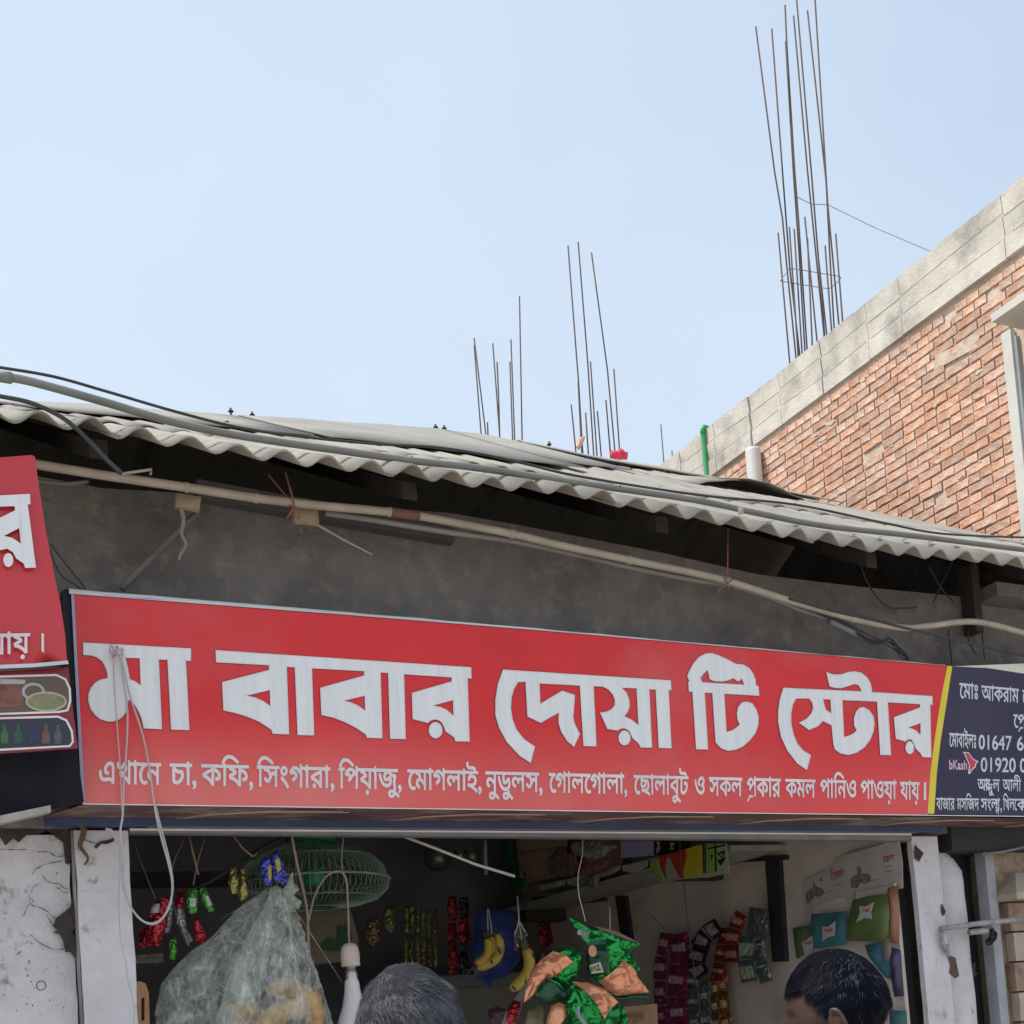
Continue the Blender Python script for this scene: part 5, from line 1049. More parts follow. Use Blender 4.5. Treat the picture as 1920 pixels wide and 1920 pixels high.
p = P(800, 1838, Y=7.9); th(MB().box((p.x, 7.9, .05), (XRW-.02, 8.4, p.z)).build('back_counter', COm), 'pale counter against the back of the shop', 'counter')
p = P(846, 1835, Y=7.85); q = P(975, 1842, Y=7.85); th(MB().box((p.x-.4, 7.82, q.z-.015), (q.x+.5, 8.45, p.z+.02)).build('counter_top', mat('dim steel counter top', (.16, .16, .17), rough=.5)), 'dim grey top board of the back counter', 'counter top')
# pots on the back wall
alu = mat('dull aluminium', (.22, .22, .2), rough=.35, metal=.6)
for (cx, cy, r, lab) in ((820, 1610, 24, 'largest round pot hung high at the back of the shop'), (862, 1604, 11, 'smallest pot beside the largest one'), (884, 1606, 15, 'medium pot under the high white bracket')):
    p = P(cx, cy, Y=8.2); s = (P(cx+r, cy, Y=8.2)-p).length
    th(MB().lathe([(.0, -.95*s), (.5*s, -.85*s), (.85*s, -.5*s), (s, 0), (.95*s, .5*s), (.75*s, .8*s), (.8*s, .85*s), (.0, .86*s)], p, 20).build('hanging_pot', alu, None, True), lab, 'pot', 'pots at the back of the shop')
TP('white_bracket', [(909, 1574), (911, 1640)], mat('dull white bracket', (.4, .4, .4), rough=.6), .013, 7.4, 'upright white bracket hanging at the back of the shop', 'bracket', sm=1)
TP('diagonal_rod', [(752, 1566), (820, 1592), (890, 1620), (965, 1643)], mat('pale rod', (.50, .50, .46), rough=.5), .0065, 4.9, 'pale rod slanting from the rail down to the shelf', 'rod', sm=1)
# shelf along the right wall
XS = XRW-.38; SH = Pl('X', XS)
zsf = P(1140, 1650, X=XS).z
shm = mat('worn shelf board', (.42, .40, .35), (.30, .28, .25), rough=.9, scale=6)
SHF = empty('wall_shelf', (XS, 7, zsf), 'long worn board shelf along the right wall under cartons', 'shelf')
yn = P(1370, 1600, X=XS).y; yf = P(912, 1695, X=XS).y
MB().box((XS, yn, zsf-.03), (XRW-.002, yf, zsf+.004), jit=.003).build('board', shm, SHF)
MB().box((XS+.05, yf-.55, zsf-.12), (XRW-.002, yf-.45, zsf-.032)).build('bearer', dark_wood, SHF); MB().box((XS+.05, yn+.6, zsf-.10), (XRW-.002, yn+.68, zsf-.032)).build('bearer', dark_wood, SHF)
ppm = mat('grubby newspaper', (.58, .55, .47), (.42, .40, .34), rough=.9, scale=12)
for k in range(6):
    a = 1010+k*52; y0 = 1665-(a-1010)*.24; L_ = [(a, y0-4), (a+50, y0-16), (a+48, y0-10+random.uniform(0, 8)), (a+25, y0+random.uniform(0, 14)), (a+4, y0+6)]
    th(flat('paper_liner', [L_], Pl('X', XS-.004), ppm, 0, .003), ['torn paper lining hanging over the far end of the shelf', 'torn paper lining next along the shelf from the far end', 'torn paper lining under the big carton corner', 'torn paper lining below the crinkled packets', 'torn paper lining under the violet box', 'torn paper lining nearest the tea banner'][k], 'paper', 'torn paper along the shelf edge')
th(pillow('crumpled_wrapper', [(1075, 1655), (1108, 1640), (1150, 1620), (1165, 1622), (1125, 1645), (1118, 1672), (1104, 1660)], Pl('X', XS-.01), mat('crumpled clear wrapper', (.30, .28, .22), (.2, .18, .15), rough=.3), .02, .025), 'crumpled wrapper drooping from the middle of the shelf', 'wrapper')
card = mat('brown cardboard', (.62, .44, .25), (.55, .38, .21), rough=.85, scale=5); cardl = mat('carton print line', (.16, .10, .06), rough=.9)
def ybox(name, px0, px1, zt_px, zb_px, dep, m, lab, cat='carton', x=XS+.01, parent=None):
    a = P(px0, zb_px[0], X=x); b_ = P(px1, zb_px[1], X=x); t = P((px0+px1)/2, zt_px, X=x)
    o = MB().box((x, min(a.y, b_.y), min(a.z, b_.z)), (x+dep, max(a.y, b_.y), t.z), jit=.004).build(name, m); return th(o, lab, cat), a, b_, t
o = flat('cardboard_carton', [[(962, 1560), (972, 1612), (985, 1655), (1045, 1642), (1085, 1636), (1120, 1628), (1110, 1560)]], SH, card, -.2, .19); th(o, 'brown cardboard carton at the far end of the shelf', 'carton')
ribbon('print_box', [[(978, 1606), (1028, 1595), (1040, 1640), (996, 1648)]], SH, cardl, .004, -.008, o); ribbon('print_line', [[(984, 1614), (1010, 1608)]], SH, cardl, .003, -.008, o, False); ribbon('flap_edge', [[(970, 1600), (1050, 1588), (1110, 1590)]], SH, cardl, .006, -.008, o, False)
th(pillow('green_packet', [(952, 1572), (962, 1570), (965, 1610), (975, 1632), (985, 1640), (982, 1668), (968, 1676), (955, 1670), (953, 1620)], Pl('X', XS-.04), foil('deep green foil', (.03, .34, .10)), .03, .04), 'tall deep green packet at the far corner of the shelf', 'packet')
th(pillow('white_flap', [(973, 1628), (978, 1632), (983, 1648), (975, 1645)], Pl('X', XS-.06), whitef, .004, .02), 'small white flap on the deep green packet', 'flap')
th(pillow('crinkled_packet', [(1065, 1575), (1090, 1572), (1100, 1590), (1105, 1625), (1095, 1640), (1070, 1640), (1060, 1620)], Pl('X', XS-.02), [redf, mat('pinkish wrapper', (.35, .15, .13), rough=.35), silver], .03, .03, regions=[([(1062, 1600), (1085, 1598), (1090, 1638), (1062, 1638)], 1)]), 'crinkled red and pink packet leaning on the carton', 'packet')
th(pillow('silver_packet', [(1070, 1578), (1110, 1575), (1150, 1582), (1160, 1588), (1140, 1598), (1128, 1612), (1100, 1612), (1075, 1600)], Pl('X', XS-.03), foil('bright silver foil', (.9, .9, .86), .12), .035, .03, crease=.8), 'shiny silver packet on the shelf beside the red one', 'packet')
th(pillow('clear_packet', [(1028, 1608), (1050, 1588), (1072, 1600), (1078, 1640), (1050, 1645), (1030, 1640)], Pl('X', XS-.02), mat('smoky wrapper', (.22, .15, .13), (.3, .2, .16), rough=.25), .02, .03, crease=.8), 'smoky crinkled wrapper in front of the carton', 'wrapper')
th(pillow('pink_packet', [(1080, 1615), (1120, 1605), (1145, 1608), (1140, 1625), (1110, 1640), (1085, 1642)], Pl('X', XS-.02), mat('patterned pink wrapper', (.38, .17, .16), (.2, .08, .09), rough=.35, scale=30), .02, .03, crease=.7), 'patterned pink packet low on the shelf', 'packet')
th(flat('violet_box', [[(1163, 1576), (1224, 1577), (1224, 1604), (1165, 1609)]], SH, mat('violet box card', (.55, .50, .85), (.5, .45, .75), rough=.5), -.1, .1), 'plain violet box on the shelf', 'box')
o = th(flat('black_box', [[(1226, 1576), (1248, 1576), (1248, 1600), (1226, 1603)]], SH, black_m, -.08, .08), 'black box with a white mark beside the violet box', 'box')
flat('white_mark', [[(1231, 1578), (1238, 1578), (1236, 1586), (1240, 1590), (1232, 1600), (1230, 1592), (1234, 1588)]], SH, whitef, .0005, .001, o)
o = th(flat('black_box', [[(1249, 1576), (1272, 1577), (1272, 1594), (1249, 1599)]], SH, black_m, -.08, .08), 'black box with a yellow mark beside the tea banner', 'box')
flat('yellow_mark', [[(1256, 1580), (1266, 1580), (1266, 1584), (1260, 1586), (1265, 1592), (1257, 1594), (1258, 1587)]], SH, yel, .0005, .001, o)
# tea banner
TB = Pl('X', XS-.03); lg = mat('lime print green', (.32, .55, .10), rough=.5)
o = flat('tea_banner', [[(1219, 1622), (1235, 1608), (1320, 1582), (1363, 1582), (1368, 1637), (1330, 1645), (1285, 1648), (1240, 1654), (1228, 1640)]], TB, mat('pale green banner paper', (.48, .56, .36), (.42, .5, .33), rough=.6), 0, .003); th(o, 'bright green, red and yellow tea banner pinned on the shelf edge', 'banner')
flat('green_field', [[(1219, 1622), (1234, 1609), (1236, 1625), (1244, 1650), (1238, 1653), (1228, 1640)]], TB, lg, .003, .001, o)
flat('red_field', [[(1234, 1607), (1286, 1592), (1289, 1604), (1284, 1625), (1282, 1646), (1250, 1649), (1240, 1630)]], TB, mat('print red', (.60, .05, .03), rough=.5), .003, .001, o)
flat('cup_shape', [[(1253, 1607), (1258, 1610), (1264, 1625), (1276, 1645), (1252, 1648), (1248, 1628)]], TB, mat('print pale grey', (.5, .52, .46), rough=.5), .004, .001, o)
flat('yellow_field', [[(1286, 1592), (1318, 1583), (1321, 1641), (1285, 1646), (1284, 1625), (1289, 1604)]], TB, mat('print yellow', (.70, .58, .04), (.6, .48, .03), rough=.5, scale=12), .003, .001, o)
flat('lime_field', [[(1325, 1583), (1347, 1582), (1347, 1636), (1326, 1638)]], TB, lg, .003, .001, o)
for q in ([(1318, 1583), (1321, 1583), (1322, 1638), (1320, 1638)], [(1322, 1583), (1325, 1583), (1325, 1637), (1323, 1637)], [(1328, 1590), (1361, 1583), (1362, 1586), (1328, 1593)], [(1341, 1582), (1344, 1582), (1345, 1634), (1342, 1634)], [(1333, 1602), (1337, 1602), (1337, 1610), (1333, 1614), (1333, 1611), (1335, 1608)], [(1346, 1600), (1360, 1594), (1360, 1604), (1356, 1604), (1356, 1599), (1350, 1603), (1360, 1607), (1362, 1610), (1352, 1624), (1346, 1612), (1358, 1609), (1350, 1606)]):
    flat('brush_stroke', [q], TB, black_m, .0042, .001, o)
TP('banner_wire', [(1274, 1570), (1276, 1610), (1282, 1650), (1287, 1700), (1296, 1780), (1308, 1860), (1316, 1930)], black_m, .0028, 4.9, 'thin black wire hanging across the tea banner and sachets', 'wire')
TP('hook_wire', [(1092, 1568), (1092, 1600), (1084, 1640), (1085, 1675), (1092, 1705), (1098, 1728)], mat('bare steel wire', (.4, .4, .4), rough=.4, metal=.6), .0028, 4.97, 'bent steel wire holding up the bunch of green crisp packets', 'wire')
# bunch of crisps packets
grn = mat('glossy green crisp foil', (.015, .36, .07), (.008, .17, .035), rough=.15, metal=.75, crinkle=16, scale=14, spec=.9)
org = mat('orange crisp foil', (.85, .36, .19), (.75, .29, .15), rough=.22, metal=.35, crinkle=14, scale=12, spec=.6)
dkg = mat('dark green crisp foil', (.008, .05, .025), (.02, .09, .04), rough=.2, metal=.3, scale=14)
T4 = Zf(940, 1700, 6.0)
gcr = 'green and orange crisp packets in one bunch'
PM = mat('packet print pale', (.45, .42, .25), rough=.4)
def crisp(loop, Y, lab, oranges=(), dark=(), bulge=.05, cell=.034):
    return th(pillow('crisp_packet', T4(loop), Pl('Y', Y), [grn, org, dkg], bulge, cell, .38, regions=[(T4(q), 1) for q in oranges]+[(T4(q), 2) for q in dark], crease=.75, back=.5), lab, 'crisp packet', gcr)
o = crisp([(755, 115), (890, 165), (960, 215), (1110, 235), (1300, 290), (1430, 350), (1565, 420), (1440, 520), (1400, 500), (1480, 560), (1560, 700), (1500, 760), (1600, 870), (1665, 975), (1500, 985), (1290, 1010), (1180, 950), (1080, 840), (985, 740), (950, 600), (975, 420), (870, 320), (820, 220)], 5.02, 'topmost green crisp packet with the brown seal across its top', [[(1345, 600), (1420, 700), (1530, 800), (1655, 972), (1500, 980), (1295, 1005), (1180, 945), (1085, 840), (1250, 680)]], [[(975, 400), (1150, 380), (1150, 560), (1140, 740), (1050, 790), (985, 735), (955, 600)]], .05)
flat('top_seal', [T4([(1040, 225), (1110, 232), (1300, 282), (1430, 345), (1560, 415), (1440, 385), (1290, 325), (1150, 275)])], Pl('Y', 4.99), mat('brown seal', (.16, .09, .07), rough=.5), 0, .004, o)
flat('bar_code', [T4([(862, 255), (985, 290), (975, 350), (850, 310)])], Pl('Y', 4.98), mat('grey barcode print', (.32, .32, .32), (.05, .05, .05), rough=.5, scale=220, stretch=(1, .01, .01)), 0, .002, o)
flat('emblem', [T4(circ((1025, 500), 45, 65))], Pl('Y', 4.955), mat('emblem orange', (.5, .16, .08), (.6, .35, .2), rough=.4, scale=50), 0, .002, o)
flat('name_plate', [T4([(990, 660), (1110, 620), (1150, 740), (1010, 755)])], Pl('Y', 4.955), PM, 0, .002, o)
for q in ([(1010, 680), (1025, 675), (1030, 730), (1015, 735)], [(1040, 670), (1055, 668), (1060, 700), (1045, 705)], [(1070, 660), (1100, 650), (1102, 665), (1072, 675)], [(1060, 710), (1120, 695), (1122, 712), (1062, 725)], [(1085, 675), (1095, 673), (1100, 700), (1090, 702)]): flat('name_stroke', [T4(q)], Pl('Y', 4.95), dkg, 0, .001, o)
crisp([(620, 465), (760, 455), (880, 500), (930, 560), (890, 700), (860, 780), (730, 960), (620, 900), (500, 800), (400, 960), (330, 1020), (250, 1085), (270, 960), (330, 730), (440, 600), (570, 495)], 5.0, 'left crisp packet with a long orange panel, leaning to the left', [[(575, 500), (640, 530), (755, 630), (640, 730), (540, 815), (480, 800), (400, 955), (250, 1085), (265, 960), (330, 735), (440, 600)]], [], .045)
crisp([(500, 800), (640, 850), (720, 950), (780, 1000), (730, 1100), (600, 1065), (480, 1120), (380, 990), (430, 880)], 4.97, 'dark green crisp packet in the middle of the bunch', [], [[(490, 790), (800, 1010), (730, 1120), (370, 1130), (360, 960)]], .04)
crisp([(785, 840), (960, 850), (1150, 920), (1300, 1060), (1330, 1130), (1320, 1280), (1200, 1400), (900, 1420), (760, 1330), (720, 1150), (780, 980)], 4.92, 'front crisp packet with a bright orange kite shaped panel', [[(785, 842), (960, 852), (1150, 925), (1298, 1060), (1190, 1150), (1070, 1275), (960, 1100), (870, 930)]], [], .06)
crisp([(560, 1120), (640, 1080), (730, 1100), (740, 1200), (700, 1330), (640, 1420), (480, 1420), (510, 1240)], 4.95, 'lower left crisp packet showing its orange side', [[(560, 1120), (640, 1080), (732, 1102), (700, 1250), (600, 1340), (480, 1420), (512, 1240)]], [], .04)
crisp([(1290, 1080), (1370, 1130), (1430, 1260), (1420, 1400), (1300, 1400), (1310, 1240)], 5.05, 'narrow green crisp packet at the right foot of the bunch', [], [], .03)
crisp([(1290, 1010), (1500, 985), (1660, 985), (1668, 1050), (1480, 1040), (1330, 1060)], 5.1, 'dark underside of a crisp packet behind the orange one', [], [[(1280, 1000), (1680, 970), (1680, 1060), (1280, 1070)]], .03)
crisp([(20, 1240), (90, 1080), (200, 960), (290, 990), (190, 1250), (100, 1400), (0, 1400)], 5.15, 'pale packet with a red patch low at the left of the bunch', [], [], .03) if False else None
th(pillow('pale_packet', T4([(0, 1300), (60, 1160), (130, 1060), (330, 780), (360, 900), (250, 1080), (190, 1250), (120, 1420), (-20, 1420)]), Pl('Y', 5.2), [mat('dim pale wrapper', (.24, .21, .19), rough=.4), redf], .03, .035, regions=[(T4([(30, 1290), (80, 1090), (130, 1040), (185, 1080), (150, 1300), (60, 1330)]), 1)], crease=.6), 'pale packet with a red patch left of the crisp bunch', 'packet')
th(pillow('olive_packet', T4([(300, 1170), (400, 1110), (470, 1100), (480, 1220), (470, 1420), (240, 1420)]), Pl('Y', 5.12), mat('olive wrapper', (.25, .24, .10), (.16, .12, .08), rough=.4, scale=30), .03, .035, crease=.6), 'olive wrapper low beneath the crisp bunch', 'packet')
th(pillow('maroon_packet', [(915, 1893), (930, 1888), (950, 1892), (955, 1930), (920, 1930)], Pl('Y', 6.0), mat('maroon wrapper', (.09, .035, .05), rough=.4), .03, .035, crease=.6), 'dark maroon packet on the counter left of the crisp bunch', 'packet')
TP('grey_clip', [(1085, 1888), (1083, 1900), (1092, 1915), (1100, 1925)], mat('grey clip', (.3, .3, .33), rough=.4), .010, 4.86, 'grey clip in front of the lowest crisp packet', 'clip')
# carton near the bunch
XC = XRW-.45
o = flat('cardboard_carton', [[(1170, 1888), (1232, 1882), (1236, 1990), (1170, 1990)]], Pl('Y', 5.3), mat('orange brown card', (.26, .15, .08), (.22, .125, .07), rough=.85), -.2, .2); th(o, 'brown printed carton standing right of the crisp bunch', 'carton')
words('carton_print', [('াগুন', 1178, 1207, 1900, 1898, 1914, 1911)], Pl('Y', 5.295), cardl, .004, o, bold=.03)
# dark uprights on the right wall
RWp = Pl('X', XRW-.0)
def wallpost(q, lab):
    o = flat('dark_upright', [q], Pl('X', XRW), mat('purple black timber', (.028, .022, .035), (.02, .017, .026), rough=.7), .0, .03); return th(o, lab, 'upright')
wallpost([(1442, 1612), (1468, 1612), (1480, 1802), (1456, 1803)], 'long dark upright on the right wall near the posters')
wallpost([(1160, 1680), (1178, 1680), (1190, 1765), (1172, 1765)], 'dark upright on the right wall behind the crisps')
th(flat('dark_rail', [[(1370, 1606), (1480, 1603), (1480, 1612), (1370, 1618)]], Pl('X', XRW), mat('purple black timber', (.028, .022, .035)), .0, .02), 'dark rail joining the long upright at the top', 'rail')
th(flat('dim_glass_shelf', [[(1000, 1683), (1140, 1668), (1140, 1690), (1004, 1702)]], Pl('X', XRW), mat('dim glazed strip', (.07, .075, .085), rough=.2), .0, .02), 'dim glassy strip on the wall under the shelf', 'shelf')
TP('pole_wire', [(1143, 1700), (1144, 1744)], ww, .003, 5.4, 'short pale wire behind the top of the crisp bunch', 'wire', sm=1)
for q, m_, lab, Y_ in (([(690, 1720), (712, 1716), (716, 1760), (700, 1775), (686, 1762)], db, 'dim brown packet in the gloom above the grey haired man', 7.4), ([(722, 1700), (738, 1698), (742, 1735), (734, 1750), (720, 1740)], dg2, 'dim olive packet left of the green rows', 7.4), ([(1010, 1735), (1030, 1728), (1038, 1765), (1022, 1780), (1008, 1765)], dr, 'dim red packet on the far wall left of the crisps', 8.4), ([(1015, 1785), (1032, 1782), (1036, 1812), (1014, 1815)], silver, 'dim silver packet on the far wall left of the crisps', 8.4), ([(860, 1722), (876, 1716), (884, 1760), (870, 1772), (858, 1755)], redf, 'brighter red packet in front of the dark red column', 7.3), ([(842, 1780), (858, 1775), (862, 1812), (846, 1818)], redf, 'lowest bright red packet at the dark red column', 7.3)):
    packet(q, m_, Y_, lab, cell=.03)
# sachet strips
def strip_px(name, lab, cl, w, n, X, ms, group, band=None, skew=0, bulge=.014, txt=None):
    """a hanging chain of sachets; cl: centre line in picture pixels, w width px, on the plane X"""
    pl = Pl('X', X); E = empty(name, pl.p(*cl[0]), lab, 'sachet strip', group)
    pts = catmull([Vector((a, b_, 0)) for a, b_ in cl], 8); Ls = [0]
    for i in range(1, len(pts)): Ls.append(Ls[-1]+(pts[i]-pts[i-1]).length)
    def at(s):
        s = max(0, min(Ls[-1], s*Ls[-1]))
        for i in range(1, len(pts)):
            if Ls[i] >= s:
                t = (s-Ls[i-1])/(Ls[i]-Ls[i-1]+1e-9); p = pts[i-1].lerp(pts[i], t); d = (pts[i]-pts[i-1]).normalized(); return p, Vector((-d.y, d.x, 0))
    for k in range(n):
        a, na = at((k+.03)/n); b_, nb = at((k+.97)/n); m_, nm = at((k+.5)/n)
        q = [a+na*w/2, a-na*w/2, m_-nm*w*.52, b_-nb*w/2, b_+nb*w/2, m_+nm*w*.52]
        q = [(p.x+random.uniform(-1.6, 1.6), p.y+random.uniform(-1.6, 1.6)) for j, p in enumerate(q)]
        regs = []
        if band is not None:
            c0, n0 = at((k+band[0])/n); c1, n1 = at((k+band[1])/n)
            regs = [([((c0+n0*w*.36).x, (c0+n0*w*.36).y), ((c0-n0*w*.36).x, (c0-n0*w*.36).y), ((c1-n1*w*.36).x, (c1-n1*w*.36).y), ((c1+n1*w*.36).x, (c1+n1*w*.36).y)], 1)]
        o = pillow('sachet', q, pl, ms, bulge, .022, .3, parent=E, regions=regs, crease=.6, off=.002*(k % 2))
    return E
gs = 'sachet strips hanging on the right wall'
pink = [foil('pink sachet foil', (.50, .07, .17), .3), mat('pale pink print', (.55, .36, .42), (.5, .3, .36), rough=.4, scale=40)]
XW1 = XRW-.10
strip_px('sachet_strip', 'pink sachet strip, outermost on the left of the right wall', [(1250, 1748), (1240, 1800), (1238, 1860), (1244, 1930)], 22, 4, XW1, pink, gs, (.3, .6))
strip_px('sachet_strip', 'broad pink sachet strip second from the left', [(1270, 1748), (1276, 1790), (1270, 1850), (1273, 1930)], 36, 3, XW1-.03, pink, gs, (.35, .6))
strip_px('sachet_strip', 'short pink sachet strip between the broad one and the black chain', [(1300, 1762), (1290, 1795), (1278, 1810)], 24, 2, XW1-.01, pink, gs, (.3, .6))
blk = [mat('black sachet', (.014, .013, .016), rough=.3), mat('pale sachet window', (.46, .38, .40), (.2, .1, .1), rough=.4, scale=30)]
strip_px('sachet_strip', 'chain of black sachets with pale windows', [(1350, 1734), (1322, 1755), (1312, 1782), (1305, 1808), (1318, 1832)], 32, 4, XW1-.06, blk, gs, (.25, .8))
gry = [foil('grey sachet foil', (.26, .29, .31), .3), mat('cream sachet print', (.48, .50, .34), (.2, .3, .2), rough=.4, scale=40)]
strip_px('sachet_strip', 'grey sachet strip hanging below the black chain on its left', [(1298, 1815), (1300, 1860), (1304, 1930)], 22, 3, XW1-.02, gry, gs, (.5, .75))
strip_px('sachet_strip', 'grey sachet strip hanging below the black chain on its right', [(1320, 1838), (1322, 1880), (1326, 1930)], 22, 2, XW1-.02, gry, gs, (.5, .75))
redp = [foil('coral sachet foil', (.50, .06, .06), .3), mat('coral print', (.55, .26, .2), rough=.4)]
strip_px('sachet_strip', 'coral red sachet bundle right of the black chain', [(1365, 1740), (1356, 1780), (1350, 1810), (1345, 1840)], 26, 3, XW1-.01, redp, gs, (.3, .5))
strip_px('sachet_strip', 'coral red sachet strip curling beside the grey ones', [(1392, 1712), (1378, 1740), (1374, 1775), (1372, 1805)], 28, 3, XW1-.02, redp, gs, (.3, .7))
orp = [foil('orange sachet foil', (.50, .20, .07), .3), mat('yellow sachet print', (.6, .45, .2), rough=.4)]
strip_px('sachet_strip', 'orange sachet strip under the coral bundle, left one', [(1340, 1830), (1340, 1880), (1346, 1930)], 20, 3, XW1, orp, gs, (.5, .9))
strip_px('sachet_strip', 'orange sachet strip under the coral bundle, right one', [(1356, 1820), (1358, 1870), (1362, 1930)], 18, 3, XW1, orp, gs, (.5, .9))
strip_px('sachet_strip', 'short grey and cream sachet strip ending in a yellow sachet', [(1402, 1755), (1400, 1790), (1406, 1842)], 32, 2, XW1-.04, gry, gs, (.3, .85))
strip_px('sachet_strip', 'grey sachet strip farthest right, hanging free', [(1420, 1762), (1426, 1800), (1438, 1842)], 24, 2, XW1-.03, gry, gs, (.2, .3))
strip_px('sachet_strip', 'large grey sachet uppermost on the right wall', [(1424, 1700), (1418, 1760)], 34, 1, XW1-.05, [gry[0], gry[0]], gs, None)
tw_ = P(1244, 1742, X=XW1)
TP('sachet_string', [(1220, 1715), (1246, 1742)], mat('thin dark string', (.05, .05, .05)), .0018, 6.4, 'thin dark string above the pink sachets', 'string', sm=1)
TP('sachet_string', [(1370, 1720), (1378, 1722), (1372, 1719)], mat('thin dark string', (.05, .05, .05)), .003, 6.0, 'tiny dark nail end above the coral sachets', 'nail', sm=1)
# posters with tissue packets
PMt = mat('grubby poster paper', (.50, .46, .43), (.42, .385, .36), rough=.6, scale=8)
prd = mat('poster red print', (.45, .06, .06), rough=.5); pdk = mat('poster grey print', (.10, .09, .09), (.3, .28, .27), rough=.6, scale=60)
Z7 = Zf(1460, 1560, 5.3333)
def poster(q, x, lab, pic, wordsp, lines):
    pl = Pl('X', x); o = flat('poster', [Z7(q)], pl, PMt, 0, .003); th(o, lab, 'poster')
    for l in pic: flat('picture', [Z7(l)], pl, pdk, .003, .001, o)
    if wordsp: words('lettering', wordsp, pl, prd, .0045, o, bold=.02)
    for l in lines: ribbon('text_line', [Z7(l)], pl, pdk, .004, .0045, o, False)
    return o
zw = lambda t, x0, x1, y0, y1, b0, b1, H=.73: (t, 1460+x0/5.333, 1460+x1/5.333, 1560+y0/5.333, 1560+y1/5.333, 1560+b0/5.333, 1560+b1/5.333, H)
poster([(250, 500), (385, 420), (560, 345), (560, 280), (690, 210), (700, 590), (700, 700), (640, 640), (320, 740), (330, 900), (290, 930), (262, 740)], XRW-.012, 'left poster of the pair with red lettering and tissue packs below',
       [[(275, 620), (300, 580), (350, 560), (350, 480), (370, 540), (420, 560), (450, 580), (460, 610), (420, 650), (370, 640), (300, 720), (280, 700)], [(415, 470), (440, 455), (440, 490), (418, 500)]], [zw('Fresh', 530, 650, 370, 345, 470, 425)], [[(545, 480), (650, 430)], [(550, 545), (590, 530)], [(600, 520), (640, 505)], [(470, 620), (500, 600), (540, 590)]])
poster([(690, 205), (980, 130), (1210, 95), (1240, 300), (1245, 560), (1180, 580), (1180, 510), (760, 590), (745, 700), (710, 820), (695, 560)], XRW-.018, 'right poster of the pair with small red lettering near the doorway',
       [[(720, 470), (750, 440), (790, 430), (790, 330), (830, 350), (845, 420), (890, 410), (920, 430), (930, 490), (880, 520), (820, 510), (790, 560), (730, 560)]], [zw('েফশ', 1050, 1160, 250, 225, 310, 285, MAT_H)], [[(1070, 350), (1140, 335)], [(1065, 400), (1140, 385)], [(1080, 430), (1120, 425)], [(920, 490), (960, 480), (1010, 470)]])
def tissue(q, x, c, lab, label, lw=None):
    m = mat('tissue '+lab[:5]+str(c), c, tuple(v*.6 for v in c), rough=.3, scale=6); o = pillow('tissue_pack', Z7(q), Pl('X', x), m, .03, .03, .2, flatshade=False, crease=.12); th(o, lab, 'tissue pack', 'tissue packs hanging under the posters')
    if label: flat('white_label', [Z7(label)], Pl('X', x-.034), mat('white label', (.5, .46, .44), rough=.5), 0, .002, o)
    if lw: words('label_lettering', [lw], Pl('X', x-.037), prd, .001, o, bold=.02)
tissue([(325, 820), (500, 810), (680, 790), (685, 1120), (540, 1150), (330, 1170)], XRW-.07, (.07, .20, .22), 'teal tissue pack with white label under the left poster', [(440, 950), (500, 945), (570, 890), (560, 1040), (500, 1050), (440, 1095)], zw('Fresh', 462, 540, 965, 950, 1005, 992))
tissue([(140, 960), (325, 930), (345, 1170), (180, 1270), (160, 1100)], XRW-.05, (.11, .17, .06), 'green tissue pack left of the teal one', [(230, 1100), (280, 1080), (340, 1030), (345, 1170), (265, 1240)], zw('Fresh', 265, 330, 1100, 1075, 1135, 1115))
tissue([(740, 680), (900, 640), (1090, 610), (1110, 800), (1100, 1000), (1060, 1090), (680, 1090), (690, 900)], XRW-.08, (.13, .18, .06), 'large olive green tissue pack under the right poster', [(810, 740), (870, 745), (960, 700), (925, 800), (935, 870), (860, 860), (775, 910), (815, 810)], zw('Fresh', 835, 910, 765, 750, 805, 790))
tissue([(860, 1130), (1020, 1100), (1040, 1280), (1130, 1300), (1140, 1480), (1060, 1450), (900, 1250)], XRW-.05, (.07, .18, .25), 'blue tissue pack half hidden behind the dark haired man', None)
tissue([(1130, 1150), (1220, 1180), (1250, 1640), (1160, 1650), (1120, 1300)], XRW-.05, (.07, .055, .13), 'tall purple pack beside the doorway edge', None)
tissue([(1090, 560), (1190, 530), (1210, 800), (1205, 1120), (1120, 1110), (1110, 780)], XRW-.045, (.36, .17, .09), 'orange printed pack at the right edge of the posters', None)
tissue([(1110, 1780), (1280, 1790), (1285, 1990), (1110, 1990)], XRW-.05, (.06, .17, .18), 'lowest teal pack by the doorway edge', None)
TP('poster_string', [(1580, 1598), (1625, 1590), (1650, 1583), (1672, 1578)], ww, .004, 5.1, 'pale string holding up the posters', 'string', sm=1) if False else th(tubepx('poster_string', [(1588, 1600), (1625, 1592), (1648, 1586), (1668, 1578)], ww, .004, X=XRW-.025, sm=1), 'pale string holding up the posters', 'string')
# goods behind the heads, below frame: front counter
th(MB().box((1.5, 5.35, .05), (3.9, 5.8, 1.0)).build('front_counter', COm), 'serving counter just inside the opening', 'counter')
